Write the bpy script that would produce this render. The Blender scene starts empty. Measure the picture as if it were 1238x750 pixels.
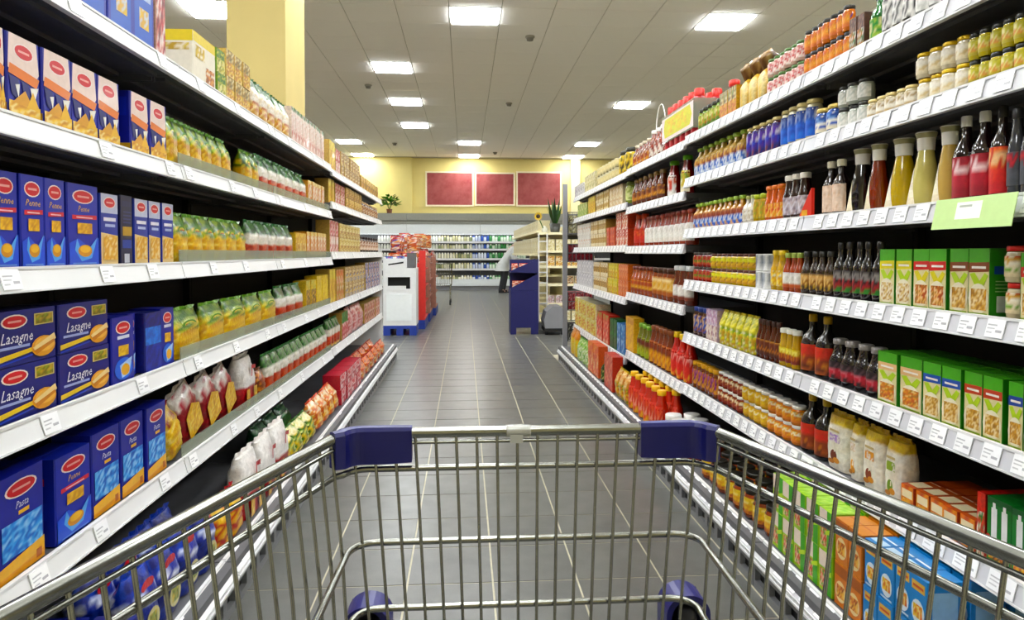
import bpy, math, random
from mathutils import Vector, Matrix

random.seed(7)
SC = bpy.context.scene
COL = SC.collection

# ------------------------------------------------------------------ camera, world, exposure
F, W_PX = 820.0, 1238.0
EYE = 1.2
YAW = math.atan(57 / F)
PITCH = math.radians(1.5)
cam_d = bpy.data.cameras.new('camera')
cam = bpy.data.objects.new('camera', cam_d)
COL.objects.link(cam)
cam_d.sensor_width = 36.0
cam_d.lens = 36.0 * F / W_PX
cam_d.shift_y = -0.0384
cam_d.clip_start = 0.01
cam_d.clip_end = 100
cam.location = (0, 0, EYE)
cam.rotation_euler = (math.pi / 2 - PITCH, 0, -YAW)
SC.camera = cam

world = bpy.data.worlds.new('world')
world.use_nodes = True
world.node_tree.nodes['Background'].inputs[0].default_value = (1, 1, 1, 1)
world.node_tree.nodes['Background'].inputs[1].default_value = 0.4
SC.world = world

SC.view_settings.view_transform = 'Standard'
SC.view_settings.look = 'None'
SC.view_settings.exposure = 1.62
SC.view_settings.gamma = 1.0
SC.view_settings.use_curve_mapping = False
PANEL_POWER = 13.0

# ------------------------------------------------------------------ colours and materials
def C(h):
    if isinstance(h, tuple):
        return h
    v = [int(h[i:i + 2], 16) / 255 for i in (0, 2, 4)]
    return tuple((x / 12.92 if x <= 0.04045 else ((x + 0.055) / 1.055) ** 2.4) for x in v) + (1.0,)

def new_mat(name):
    m = bpy.data.materials.new(name)
    m.use_nodes = True
    return m, m.node_tree, m.node_tree.nodes['Principled BSDF']

def mat_attr(name, rough, metal=0.0, coat=0.0, spec=0.5, bump=0.0, bscale=60, vary=0.12, sat=1.2, val=0.82):
    """painted / printed surface: the colour is the mesh's own 'Col', broken by a fine noise"""
    m, nt, p = new_mat(name)
    a = nt.nodes.new('ShaderNodeAttribute'); a.attribute_name = 'Col'
    tc = nt.nodes.new('ShaderNodeTexCoord')
    n = nt.nodes.new('ShaderNodeTexNoise'); n.inputs['Scale'].default_value = bscale
    n.inputs['Detail'].default_value = 3
    nt.links.new(tc.outputs['Object'], n.inputs['Vector'])
    mr = nt.nodes.new('ShaderNodeMapRange')
    mr.inputs[3].default_value = 1 - vary; mr.inputs[4].default_value = 1 + vary
    nt.links.new(n.outputs[0], mr.inputs[0])
    mx = nt.nodes.new('ShaderNodeVectorMath'); mx.operation = 'SCALE'
    nt.links.new(a.outputs['Color'], mx.inputs[0]); nt.links.new(mr.outputs[0], mx.inputs['Scale'])
    hs = nt.nodes.new('ShaderNodeHueSaturation'); hs.inputs['Saturation'].default_value = sat; hs.inputs['Value'].default_value = val
    nt.links.new(mx.outputs[0], hs.inputs['Color'])
    nt.links.new(hs.outputs[0], p.inputs['Base Color'])
    p.inputs['Roughness'].default_value = rough
    p.inputs['Metallic'].default_value = metal
    p.inputs['Coat Weight'].default_value = coat
    p.inputs['Coat Roughness'].default_value = 0.1
    p.inputs['Specular IOR Level'].default_value = spec
    if bump:
        b = nt.nodes.new('ShaderNodeBump'); b.inputs['Strength'].default_value = bump
        b.inputs['Distance'].default_value = 0.01
        nt.links.new(n.outputs[0], b.inputs['Height']); nt.links.new(b.outputs[0], p.inputs['Normal'])
    return m

def mat_flat(name, col, rough=0.5, metal=0.0, vary=0.06, scale=20, bump=0.0, spec=0.5, emit=0.0):
    m, nt, p = new_mat(name)
    c = C(col)
    tc = nt.nodes.new('ShaderNodeTexCoord')
    n = nt.nodes.new('ShaderNodeTexNoise'); n.inputs['Scale'].default_value = scale
    n.inputs['Detail'].default_value = 4
    nt.links.new(tc.outputs['Object'], n.inputs['Vector'])
    r = nt.nodes.new('ShaderNodeValToRGB')
    r.color_ramp.elements[0].position = 0.3; r.color_ramp.elements[1].position = 0.7
    r.color_ramp.elements[0].color = tuple(x * (1 - vary) for x in c[:3]) + (1,)
    r.color_ramp.elements[1].color = tuple(min(1, x * (1 + vary)) for x in c[:3]) + (1,)
    nt.links.new(n.outputs[0], r.inputs[0]); nt.links.new(r.outputs[0], p.inputs['Base Color'])
    p.inputs['Roughness'].default_value = rough
    p.inputs['Metallic'].default_value = metal
    p.inputs['Specular IOR Level'].default_value = spec
    if bump:
        b = nt.nodes.new('ShaderNodeBump'); b.inputs['Strength'].default_value = bump
        b.inputs['Distance'].default_value = 0.004
        nt.links.new(n.outputs[0], b.inputs['Height']); nt.links.new(b.outputs[0], p.inputs['Normal'])
    if emit:
        p.inputs['Emission Color'].default_value = c
        p.inputs['Emission Strength'].default_value = emit
    return m

def mat_map(name, a, b, scale):
    m, nt, p = new_mat(name)
    tc = nt.nodes.new('ShaderNodeTexCoord')
    n = nt.nodes.new('ShaderNodeTexNoise'); n.inputs['Scale'].default_value = scale
    n.inputs['Detail'].default_value = 8; n.inputs['Roughness'].default_value = 0.7
    nt.links.new(tc.outputs['Object'], n.inputs['Vector'])
    r = nt.nodes.new('ShaderNodeValToRGB')
    r.color_ramp.elements[0].position = 0.35; r.color_ramp.elements[0].color = C(a)
    r.color_ramp.elements[1].position = 0.68; r.color_ramp.elements[1].color = C(b)
    nt.links.new(n.outputs[0], r.inputs[0]); nt.links.new(r.outputs[0], p.inputs['Base Color'])
    p.inputs['Roughness'].default_value = 0.55
    return m

def mat_clear(name, tint, amount, rough=0.08):
    m, nt, p = new_mat(name)
    t = nt.nodes.new('ShaderNodeBsdfTransparent'); t.inputs[0].default_value = C(tint)
    mix = nt.nodes.new('ShaderNodeMixShader'); mix.inputs[0].default_value = amount
    p.inputs['Base Color'].default_value = C(tint); p.inputs['Roughness'].default_value = rough
    nt.links.new(t.outputs[0], mix.inputs[1]); nt.links.new(p.outputs[0], mix.inputs[2])
    nt.links.new(mix.outputs[0], nt.nodes['Material Output'].inputs['Surface'])
    return m

MAT = {
    'card': mat_attr('printed_card', 0.42, coat=0.15),
    'busy': mat_attr('busy_printed_card', 0.42, coat=0.15, bscale=110, vary=0.55),
    'film': mat_attr('printed_film', 0.3, coat=0.3, bump=0.35, bscale=75, vary=0.32),
    'glass': mat_attr('filled_glass', 0.1, coat=0.8, bscale=30, vary=0.15),
    'plastic': mat_attr('moulded_plastic', 0.3, vary=0.05, sat=1.08, val=1.0),
    'lid': mat_attr('lacquered_lid', 0.3, metal=0.25, vary=0.05, sat=1.1, val=0.98),
    'label': mat_attr('paper_label', 0.5, bscale=130, vary=0.25, sat=1.25, val=0.88),
    'white_steel': mat_flat('white_enamel_steel', 'e2e2e2', 0.35, vary=0.03, scale=5),
    'grey_steel': mat_flat('grey_enamel_steel', '85858a', 0.45, vary=0.05, scale=5),
    'rail': mat_flat('grey_price_rail', 'c9c9ce', 0.3, vary=0.05, scale=3),
    'black': mat_flat('black_back_panel', '0a0a0b', 0.7, vary=0.2, scale=8),
    'dark_under': mat_flat('dark_grey_shelf_board', '5c5c5f', 0.55, vary=0.15, scale=8),
    'kick': mat_flat('grey_plinth_steel', '77787a', 0.35, vary=0.1, scale=6),
    'chrome': mat_flat('galvanised_wire', '90918a', 0.24, metal=1.0, vary=0.08, scale=60),
    'blue_plastic': mat_flat('blue_trolley_plastic', '0a0d5e', 0.35, vary=0.08, scale=40),
    'dark_rubber': mat_flat('dark_rubber', '15151a', 0.6),
    'acrylic': mat_clear('acrylic_riser', 'd5dccb', 0.28),
    'tape': mat_clear('clear_tape', 'e6e6e0', 0.45),
    'ceil': mat_flat('mineral_fibre_tile', 'f8f4ee', 0.9, vary=0.03, scale=90, bump=0.1),
    'ceil_joint': mat_flat('ceiling_joint', 'b9b3a6', 0.9),
    'lamp': None,
    'lamp_frame': mat_flat('white_lamp_frame', 'f0f0ee', 0.4),
    'tile': None,
    'grout': mat_flat('beige_grout', 'b9b29a', 0.8, vary=0.1, scale=30),
    'yellow_wall': mat_flat('yellow_painted_plaster', 'e3d183', 0.8, vary=0.03, scale=3, bump=0.05),
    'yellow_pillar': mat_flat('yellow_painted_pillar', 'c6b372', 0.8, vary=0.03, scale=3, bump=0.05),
    'cream_wall': mat_flat('cream_painted_plaster', 'f2e6b4', 0.8, vary=0.02, scale=3),
    'board_red': mat_map('red_map_print', '8c2c2e', 'ab5852', 2.2),
    'board_frame': mat_flat('pale_wood_frame', 'efe2c0', 0.6),
    'fridge_grey': mat_flat('grey_cooler_canopy', '8d8d84', 0.4, vary=0.04),
    'fridge_white': mat_flat('white_cooler_panel', 'e9eef0', 0.4, vary=0.02),
    'cream': mat_flat('cream_enamel', 'f4ecc6', 0.5, vary=0.03),
    'navy_card': mat_flat('navy_display_card', '0f1158', 0.5, vary=0.06),
    'white_card': mat_flat('white_display_card', 'dfe0e2', 0.5, vary=0.03),
    'red_card': mat_flat('red_display_card', 'd2291f', 0.45, vary=0.06),
    'brown_card': mat_flat('brown_display_card', 'a8705c', 0.6, vary=0.2, scale=12),
    'pallet_blue': mat_flat('blue_pallet', '1d3a9a', 0.5, vary=0.1),
    'leaf': mat_attr('leaf_green', 0.45, vary=0.25, bscale=40),
    'skin': mat_flat('skin', 'c99a7c', 0.5, vary=0.05),
    'coat': mat_flat('pale_grey_coat', 'c9cccb', 0.8, vary=0.06, scale=12),
    'trouser': mat_flat('dark_trousers', '2b2d33', 0.8, vary=0.1),
    'hair': mat_flat('dark_hair', '2a1d14', 0.6, vary=0.2, scale=60),
}
# ceiling lamp diffuser gives off the light of the shop
m, nt, p = new_mat('lamp_diffuser')
p.inputs['Base Color'].default_value = (1, 1, 1, 1)
p.inputs['Emission Color'].default_value = (0.93, 0.97, 1.0, 1)
p.inputs['Emission Strength'].default_value = PANEL_POWER
MAT['lamp'] = m
# cooler tube
m, nt, p = new_mat('cooler_light')
p.inputs['Emission Color'].default_value = (0.92, 0.97, 1.0, 1)
p.inputs['Emission Strength'].default_value = 3.0
MAT['cooler_light'] = m
# floor tile: dark grey glazed stoneware
m, nt, p = new_mat('grey_stoneware_tile')
tc = nt.nodes.new('ShaderNodeTexCoord')
oi = nt.nodes.new('ShaderNodeObjectInfo')
n1 = nt.nodes.new('ShaderNodeTexNoise'); n1.inputs['Scale'].default_value = 9; n1.inputs['Detail'].default_value = 8
n2 = nt.nodes.new('ShaderNodeTexNoise'); n2.inputs['Scale'].default_value = 220; n2.inputs['Detail'].default_value = 2
geo = nt.nodes.new('ShaderNodeNewGeometry')
nt.links.new(geo.outputs['Position'], n1.inputs['Vector']); nt.links.new(geo.outputs['Position'], n2.inputs['Vector'])
ad = nt.nodes.new('ShaderNodeMath'); ad.operation = 'MULTIPLY_ADD'; ad.inputs[1].default_value = 0.5
nt.links.new(n2.outputs[0], ad.inputs[0]); nt.links.new(n1.outputs[0], ad.inputs[2])
ad2 = nt.nodes.new('ShaderNodeMath'); ad2.operation = 'MULTIPLY_ADD'; ad2.inputs[1].default_value = 0.12
nt.links.new(oi.outputs['Random'], ad2.inputs[0]); nt.links.new(ad.outputs[0], ad2.inputs[2])
r = nt.nodes.new('ShaderNodeValToRGB')
r.color_ramp.elements[0].position = 0.4; r.color_ramp.elements[0].color = C('4d4d4a')
r.color_ramp.elements[1].position = 1.1; r.color_ramp.elements[1].color = C('676763')
nt.links.new(ad2.outputs[0], r.inputs[0]); nt.links.new(r.outputs[0], p.inputs['Base Color'])
p.inputs['Roughness'].default_value = 0.3
b = nt.nodes.new('ShaderNodeBump'); b.inputs['Strength'].default_value = 0.08; b.inputs['Distance'].default_value = 0.002
nt.links.new(n2.outputs[0], b.inputs['Height']); nt.links.new(b.outputs[0], p.inputs['Normal'])
MAT['tile'] = m

# ------------------------------------------------------------------ mesh helper
class M:
    """one part's mesh: vertices, faces, a colour per face, smooth flags"""
    def __init__(s, mat='card'):
        s.v, s.f, s.c, s.s, s.mat = [], [], [], [], mat

    def add(s, vs, fs, col, smooth=False):
        o = len(s.v)
        s.v += [tuple(x) for x in vs]
        for i, f in enumerate(fs):
            s.f.append(tuple(o + k for k in f))
            s.c.append(C(col[i]) if isinstance(col, list) else C(col))
            s.s.append(smooth)
        return s

    def blend(s, vs, fs, vcol, smooth=False):
        """faces whose colour runs from vertex to vertex"""
        o = len(s.v)
        s.v += [tuple(x) for x in vs]
        vc = [C(c) for c in vcol]
        for f in fs:
            s.f.append(tuple(o + k for k in f))
            s.c.append([vc[k] for k in f])
            s.s.append(smooth)
        return s

    def box(s, x0, y0, z0, x1, y1, z1, col='ffffff'):
        v = [(x0, y0, z0), (x1, y0, z0), (x1, y1, z0), (x0, y1, z0), (x0, y0, z1), (x1, y0, z1), (x1, y1, z1), (x0, y1, z1)]
        f = [(0, 3, 2, 1), (4, 5, 6, 7), (0, 1, 5, 4), (1, 2, 6, 5), (2, 3, 7, 6), (3, 0, 4, 7)]
        return s.add(v, f, col)

    def lathe(s, prof, cols, seg=14, cx=0.0, cy=0.0, smooth=True, a0=None, a1=None):
        """prof [(r,z)...]; cols one per band (callable(i,k) allowed)"""
        full = a0 is None
        n = seg if full else seg + 1
        vs = []
        for r, z in prof:
            for k in range(n):
                a = (2 * math.pi * k / seg) if full else a0 + (a1 - a0) * k / seg
                vs.append((cx + r * math.sin(a), cy - r * math.cos(a), z))
        fs, cs = [], []
        for i in range(len(prof) - 1):
            for k in range(seg):
                k2 = (k + 1) % n if full else k + 1
                fs.append((i * n + k, i * n + k2, (i + 1) * n + k2, (i + 1) * n + k))
                cs.append(cols(i, k) if callable(cols) else (cols[i] if isinstance(cols, list) else cols))
        if callable(cols):
            s.blend(vs, fs, [cols(i, k) for i in range(len(prof)) for k in range(n)], smooth)
        else:
            s.add(vs, fs, cs, smooth)
        if full:
            for i, fl in ((0, True), (len(prof) - 1, False)):
                if prof[i][0] > 1e-4:
                    ring = list(range(n))
                    vv = vs[i * n:(i + 1) * n]
                    c = cs[0] if i == 0 else cs[-1]
                    s.add(vv, [tuple(reversed(ring)) if fl else tuple(ring)], c)
        return s

    def tube(s, pts, r, col='ffffff', seg=7, closed=False):
        P = [Vector(p) for p in pts]
        n = len(P)
        vs, fs = [], []
        up = None
        for i in range(n):
            if closed:
                t = P[(i + 1) % n] - P[i - 1]
            else:
                t = P[min(i + 1, n - 1)] - P[max(i - 1, 0)]
            t.normalize()
            if up is None:
                up = Vector((0, 0, 1)) if abs(t.z) < 0.9 else Vector((1, 0, 0))
            a = t.cross(up).normalized()
            b = a.cross(t).normalized()
            up = b
            for k in range(seg):
                q = 2 * math.pi * k / seg
                vs.append(P[i] + a * (r * math.cos(q)) + b * (r * math.sin(q)))
        for i in range(n if closed else n - 1):
            j = (i + 1) % n
            for k in range(seg):
                k2 = (k + 1) % seg
                fs.append((i * seg + k, i * seg + k2, j * seg + k2, j * seg + k))
        s.add(vs, fs, col, True)
        if not closed:
            s.add(vs[:seg], [tuple(range(seg))], col)
            s.add(vs[-seg:], [tuple(reversed(range(seg)))], col)
        return s

    def poly(s, pts, col):
        return s.add(pts, [tuple(range(len(pts)))], col)

    def mesh(s, name):
        me = bpy.data.meshes.new(name)
        me.from_pydata(s.v, [], s.f)
        at = me.color_attributes.new('Col', 'FLOAT_COLOR', 'CORNER')
        buf = []
        for f, c in zip(s.f, s.c):
            if isinstance(c, list):
                for q in c:
                    buf += q
            else:
                buf += list(c) * len(f)
        at.data.foreach_set('color', buf)
        me.polygons.foreach_set('use_smooth', s.s)
        me.materials.append(MAT[s.mat])
        me.update()
        return me

def merge(parts):
    """several part meshes as one mesh with several materials (things too small to show their parts)"""
    ms = []
    for _, m_ in parts:
        if m_.mat not in ms:
            ms.append(m_.mat)
    big = M(ms[0]); idx = []
    for _, m_ in parts:
        o = len(big.v)
        big.v += m_.v; big.c += m_.c; big.s += m_.s
        big.f += [tuple(o + k for k in f) for f in m_.f]
        idx += [ms.index(m_.mat)] * len(m_.f)
    return big, ms, idx

def obj(name, me, parent=None, loc=(0, 0, 0), rot=None):
    o = bpy.data.objects.new(name, me)
    COL.objects.link(o)
    o.location = loc
    if rot:
        o.rotation_euler = rot
    if parent:
        o.parent = parent
    return o

def put(name, m_, parent=None, loc=(0, 0, 0), rot=None, label=None):
    o = obj(name, m_.mesh(name), parent, loc, rot)
    if label:
        o['label'] = label
    return o

def empty(name, loc, label, cat, group=None, rotz=0.0):
    o = bpy.data.objects.new(name, None)
    o.empty_display_size = 0.05
    COL.objects.link(o)
    o.location = loc
    o.rotation_euler = (0, 0, rotz)
    o['label'] = label; o['category'] = cat
    if group:
        o['group'] = group
    return o

def tag(o, label, cat, group=None):
    o['label'] = label; o['category'] = cat
    if group:
        o['group'] = group
    return o

def struct(name, m_, parent=None):
    o = put(name, m_, parent)
    if not parent:
        o['kind'] = 'structure'
    return o

_txt = {}
def text_geo(s, shear=0.0):
    k = (s, shear)
    if k not in _txt:
        cu = bpy.data.curves.new('lettering', 'FONT')
        cu.body = s; cu.size = 1.0; cu.shear = shear; cu.align_x = 'CENTER'; cu.align_y = 'CENTER'
        cu.resolution_u = 1
        o = bpy.data.objects.new('lettering', cu)
        COL.objects.link(o)
        bpy.context.view_layer.update()
        dg = bpy.context.evaluated_depsgraph_get()
        me = o.evaluated_get(dg).to_mesh()
        _txt[k] = ([tuple(v.co) for v in me.vertices], [tuple(f.vertices) for f in me.polygons])
        o.evaluated_get(dg).to_mesh_clear()
        bpy.data.objects.remove(o)
        bpy.data.curves.remove(cu)
    return _txt[k]

# ------------------------------------------------------------------ sight lines along the aisle
def Y_at(px, X):
    """distance along the aisle at which the plane x = X is seen under a given bearing"""
    phi = math.atan((px - 619.0) / F) + YAW
    return X / math.tan(phi)

XL, XR = -0.93, 1.20           # front of the price rails
DL, DR = -0.76, 1.02           # front of the floor shelves
PFL, PFR = XL - 0.022, XR + 0.022
BACKL, BACKR = -1.37, 1.64
def YL(px): return Y_at(px, PFL)
def YR(px): return Y_at(px, PFR)

Z = {'L1': 1.812, 'L2': 1.488, 'L3': 1.166, 'L4': 0.840, 'L5': 0.512, 'L6': 0.165,
     'M1': 1.790, 'M2': 1.560, 'M3': 1.205, 'M4': 0.842, 'M5': 0.520, 'M6': 0.165,
     'R1': 1.832, 'R2': 1.602, 'R3': 1.327, 'R4': 1.050, 'R5': 0.762, 'R6': 0.478, 'R7': 0.165,
     'S1': 1.815, 'S2': 1.535, 'S3': 1.245, 'S4': 0.905, 'S5': 0.470, 'S6': 0.165,
     'T1': 1.805, 'T2': 1.575, 'T3': 1.255, 'T4': 0.860, 'T5': 0.410, 'T6': 0.165}
SHELF = {'L': ['top', 'second', 'third', 'fourth', 'fifth', 'floor']}
def shelf_phrase(key):
    n = int(key[1]) - 1
    side = {'L': 'pasta', 'M': 'far pasta bay', 'R': 'sauce', 'S': 'middle sauce bay', 'T': 'end sauce bay'}[key[0]]
    last = {'L': 5, 'M': 5, 'R': 6, 'S': 5, 'T': 5}[key[0]]
    nm = 'floor' if n == last else ['top', 'second', 'third', 'fourth', 'fifth', 'sixth'][n]
    return f'{nm} {side} shelf' if side in ('pasta', 'sauce') else f'{side} {nm} shelf'
ORD = ('first second third fourth fifth sixth seventh eighth ninth tenth eleventh twelfth thirteenth fourteenth fifteenth '
       'sixteenth seventeenth eighteenth nineteenth twentieth').split()

# ------------------------------------------------------------------ shell of the shop
CZ = 4.35
WALL_Y = 22.75
PITX, PITY = 0.68, 0.65

fl = struct('floor', M('grout').box(-9, -5, -0.12, 9, WALL_Y + 1, -0.002))
TX, TY = 0.31, 0.305
tile_me = M('tile')
def tile_mesh():
    a, b, h, c = TX / 2 - 0.0022, TY / 2 - 0.0022, 0.0, 0.0015
    v = [(-a, -b, -0.006), (a, -b, -0.006), (a, b, -0.006), (-a, b, -0.006),
         (-a + c, -b + c, h), (a - c, -b + c, h), (a - c, b - c, h), (-a + c, b - c, h)]
    f = [(4, 5, 6, 7), (0, 1, 5, 4), (1, 2, 6, 5), (2, 3, 7, 6), (3, 0, 4, 7)]
    return v, f
tv, tf = tile_mesh()
tile_me.add(tv, tf, 'ffffff')
tile_data = tile_me.mesh('floor_tile')
rest = M('tile')
spots = []
j = -4
while 2.44 + TY * (j + 0.5) < WALL_Y - 0.3:
    y = 2.44 + TY * (j + 0.5)
    lo, hi = (-3, 3) if y < 7.7 else (-14, 16)
    for i in range(lo, hi):
        x = 0.10 + TX * (i + 0.5)
        if y < 7.9 and not (DL - 0.05 < x < DR + 0.05):
            continue
        spots.append((y, x))
    j += 1
vis = [s for s in spots if s[0] > 1.5 and -0.9 < s[1] < 1.2]
near = set(sorted(vis)[:240])
for y, x in spots:
    if (y, x) in near:
        obj('floor_tile', tile_data, fl, (x, y, 0))
    else:
        rest.add([(a + x, b + y, c) for a, b, c in tv], tf, 'ffffff')
ro = put('floor_tiling', rest, fl); ro['kind'] = 'stuff'
# plain floor under the shelving and to the sides
side = M('tile')
side.box(-9, -5, -0.004, -4.4, WALL_Y, -0.0005).box(5.2, -5, -0.004, 9, WALL_Y, -0.0005)
side.box(-0.85, -5, -0.004, 1.1, 1.2, -0.0005)
so = put('floor_border', side, fl); so['kind'] = 'stuff'

ce = struct('ceiling', M('ceil_joint').box(-9, -5, CZ + 0.012, 9, WALL_Y + 1, CZ + 0.2))
lamps = [(0, 0), (-5, 0), (5, 0), (-2, 1), (-2, 2), (-2, 3), (-5, 4), (0, 4), (5, 4), (-5, 5), (0, 5), (5, 5),
         (8, 2), (8, 0), (-8, 0), (-8, 2), (8, 4), (-8, 4), (5, 2), (-10, 3)]
lamps += [(a, b) for a in (-5, -2, 0, 3, 5) for b in (-1, -2, -3)] + [(-5, -4), (0, -4), (5, -4)]  # unseen lamps; columns over the gondolas added to light the shelf fronts
lampset = {(a, b * 4) for a, b in lamps}
ct = M('ceil'); a, b = PITX / 2 - 0.005, PITY / 2 - 0.005
cv = [(-a, -b, 0.02), (a, -b, 0.02), (a, b, 0.02), (-a, b, 0.02), (-a, -b, 0.004), (a, -b, 0.004), (a, b, 0.004), (-a, b, 0.004),
      (-a + .006, -b + .006, 0), (a - .006, -b + .006, 0), (a - .006, b - .006, 0), (-a + .006, b - .006, 0)]
cf = [(11, 10, 9, 8), (5, 4, 8, 9), (6, 5, 9, 10), (7, 6, 10, 11), (4, 7, 11, 8), (0, 4, 5, 1), (1, 5, 6, 2), (2, 6, 7, 3), (3, 7, 4, 0)]
ct.add(cv, cf, 'ffffff')
ct_data = ct.mesh('ceiling_tile')
crest = M('ceil')
cells = []
for j in range(-21, 21):
    for i in range(-12, 13):
        if (i, j) in lampset:
            continue
        cells.append((9.1 + PITY * j, 0.14 + PITX * i))
seen = sorted(c for c in cells if c[0] > 7.6 and abs(c[1] - 0.07 * c[0]) < 0.55 * c[0] - 0.2)
cnear = set(seen[:290])
for y, x in cells:
    if (y, x) in cnear:
        obj('ceiling_tile', ct_data, ce, (x, y, CZ))
    else:
        crest.add([(p_ + x, q_ + y, r_ + CZ) for p_, q_, r_ in cv], cf, 'ffffff')
co = put('ceiling_tiling', crest, ce); co['kind'] = 'stuff'

wb = M('yellow_wall').box(-9, WALL_Y, 0, 9, WALL_Y + 0.2, CZ)
wall_back = struct('wall_back', wb)
struct('wall_left', M('cream_wall').box(-9.2, -5, 0, -9, WALL_Y, CZ))
struct('wall_right', M('cream_wall').box(9, -5, 0, 9.2, WALL_Y, CZ))
struct('wall_front', M('cream_wall').box(-9, -5.2, 0, 9, -5, CZ))
struct('trim_1', M('yellow_wall').box(-9, WALL_Y - 0.12, 0, -1.74, WALL_Y, CZ))
struct('trim_2', M('cream_wall').box(3.56, WALL_Y - 0.14, 0, 3.86, WALL_Y, CZ))
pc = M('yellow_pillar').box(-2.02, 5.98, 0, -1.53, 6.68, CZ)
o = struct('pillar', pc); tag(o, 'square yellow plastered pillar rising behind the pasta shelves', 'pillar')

# lamps
frame = M('lamp_frame'); e = 0.03
for x0, y0, x1, y1 in ((-a, -b, a, -b + e), (-a, b - e, a, b), (-a, -b + e, -a + e, b - e), (a - e, -b + e, a, b - e)):
    frame.box(x0, y0, -0.006, x1, y1, 0.02)
diff = M('lamp').box(-a + e, -b + e, -0.022, a - e, b - e, 0.01)  # lowered below the tiles so its glowing sides brighten the ceiling
fr_me, df_me = frame.mesh('frame'), diff.mesh('diffuser')
LAMP_LABEL = {
    (0, 0): 'square ceiling lamp centred over the aisle, largest of its column', (-5, 0): 'square ceiling lamp beside the yellow pillar',
    (5, 0): 'square ceiling lamp high above the jars of the top sauce shelf',
    (-2, 1): 'ceiling lamp closest to the trolley in the off-centre column of three',
    (-2, 2): 'middle ceiling lamp of the off-centre column of three', (-2, 3): 'farthest ceiling lamp of the off-centre column of three',
    (-5, 4): 'ceiling lamp over the pasta side, second row from the back wall', (0, 4): 'ceiling lamp over the aisle, second row from the back wall',
    (5, 4): 'ceiling lamp over the sauce side, second row from the back wall', (-5, 5): 'ceiling lamp over the pasta side, beside the back wall',
    (0, 5): 'ceiling lamp over the aisle, beside the back wall', (5, 5): 'ceiling lamp over the sauce side, beside the back wall'}
for i, j in lamps:
    lab = LAMP_LABEL.get((i, j), 'unseen square ceiling lamp, added outside the view for the shop lighting')
    t = empty('ceiling_lamp', (0.14 + PITX * i, 9.1 + PITY * 4 * j, CZ), lab, 'lamp', 'ceiling lamps' if (i, j) in LAMP_LABEL else 'ceiling lamps out of view')
    obj('frame', fr_me, t); obj('diffuser', df_me, t)
for (x, y, lab) in ((-1.8, 12.95, 'small grey smoke detector near the lamp column'), (0.95, 9.9, 'small grey smoke detector nearest the sauce side'),
                    (0.93, 14.3, 'small grey sprinkler head over the aisle middle'), (-2.0, 19.7, 'small grey smoke detector before the yellow wall'),
                    (0.95, 21.3, 'small sprinkler head beside the back wall')):
    d = M('plastic').lathe([(0.0, -0.07), (0.045, -0.065), (0.055, -0.03), (0.07, -0.02), (0.07, -0.001)], ['777268', '777268', '8d887c', '8d887c'], 14)
    tag(put('smoke_detector', d, None, (x, y, CZ)), lab, 'detector')

# red boards on the back wall
for x0, x1, z0, z1, lab in ((-1.25, 0.25, 2.80, 3.86, 'red map-patterned board nearest the plant on the yellow wall'),
                            (0.39, 1.63, 2.83, 3.84, 'narrow middle red board on the yellow wall'),
                            (1.77, 3.2, 2.81, 3.88, 'red board beside the cream pilaster on the yellow wall')):
    t = empty('wall_board', ((x0 + x1) / 2, WALL_Y, z0), lab, 'board', 'red boards on the yellow wall')
    w, h = (x1 - x0) / 2, z1 - z0
    put('panel', M('board_red').box(-w, -0.03, 0, w, -0.001, h), t)
    fm = M('board_frame'); e = 0.05
    fm.box(-w - e, -0.045, -e, w + e, -0.001, 0).box(-w - e, -0.045, h, w + e, -0.001, h + e)
    fm.box(-w - e, -0.045, 0, -w, -0.001, h).box(w, -0.045, 0, w + e, -0.001, h)
    put('frame', fm, t)

# ------------------------------------------------------------------ shelving
tag_me, tag_n = {}, 0
def tag_mesh(w, h, body, red=False):
    k = (w, h, body, red)
    if k not in tag_me:
        m_ = M('plastic').box(-w / 2, -0.002, -h, w / 2, 0, 0, body)
        y = -0.0024
        def r(x0, z0, x1, z1, c):
            m_.poly([(x0 * w, y, z0 * h), (x1 * w, y, z0 * h), (x1 * w, y, z1 * h), (x0 * w, y, z1 * h)], c)
        r(-0.42, -0.36, 0.1, -0.28, 'b9b9bd'); r(-0.42, -0.55, 0.0, -0.48, 'c6c6ca'); r(0.06, -0.72, 0.4, -0.58, 'b2b2b8'); r(-0.42, -0.78, -0.12, -0.7, 'c8c8cc')
        if red:
            r(-0.5, -0.24, 0.5, 0.0, 'd3202a')
        tag_me[k] = m_.mesh('price_tag')
    return tag_me[k]

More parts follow.
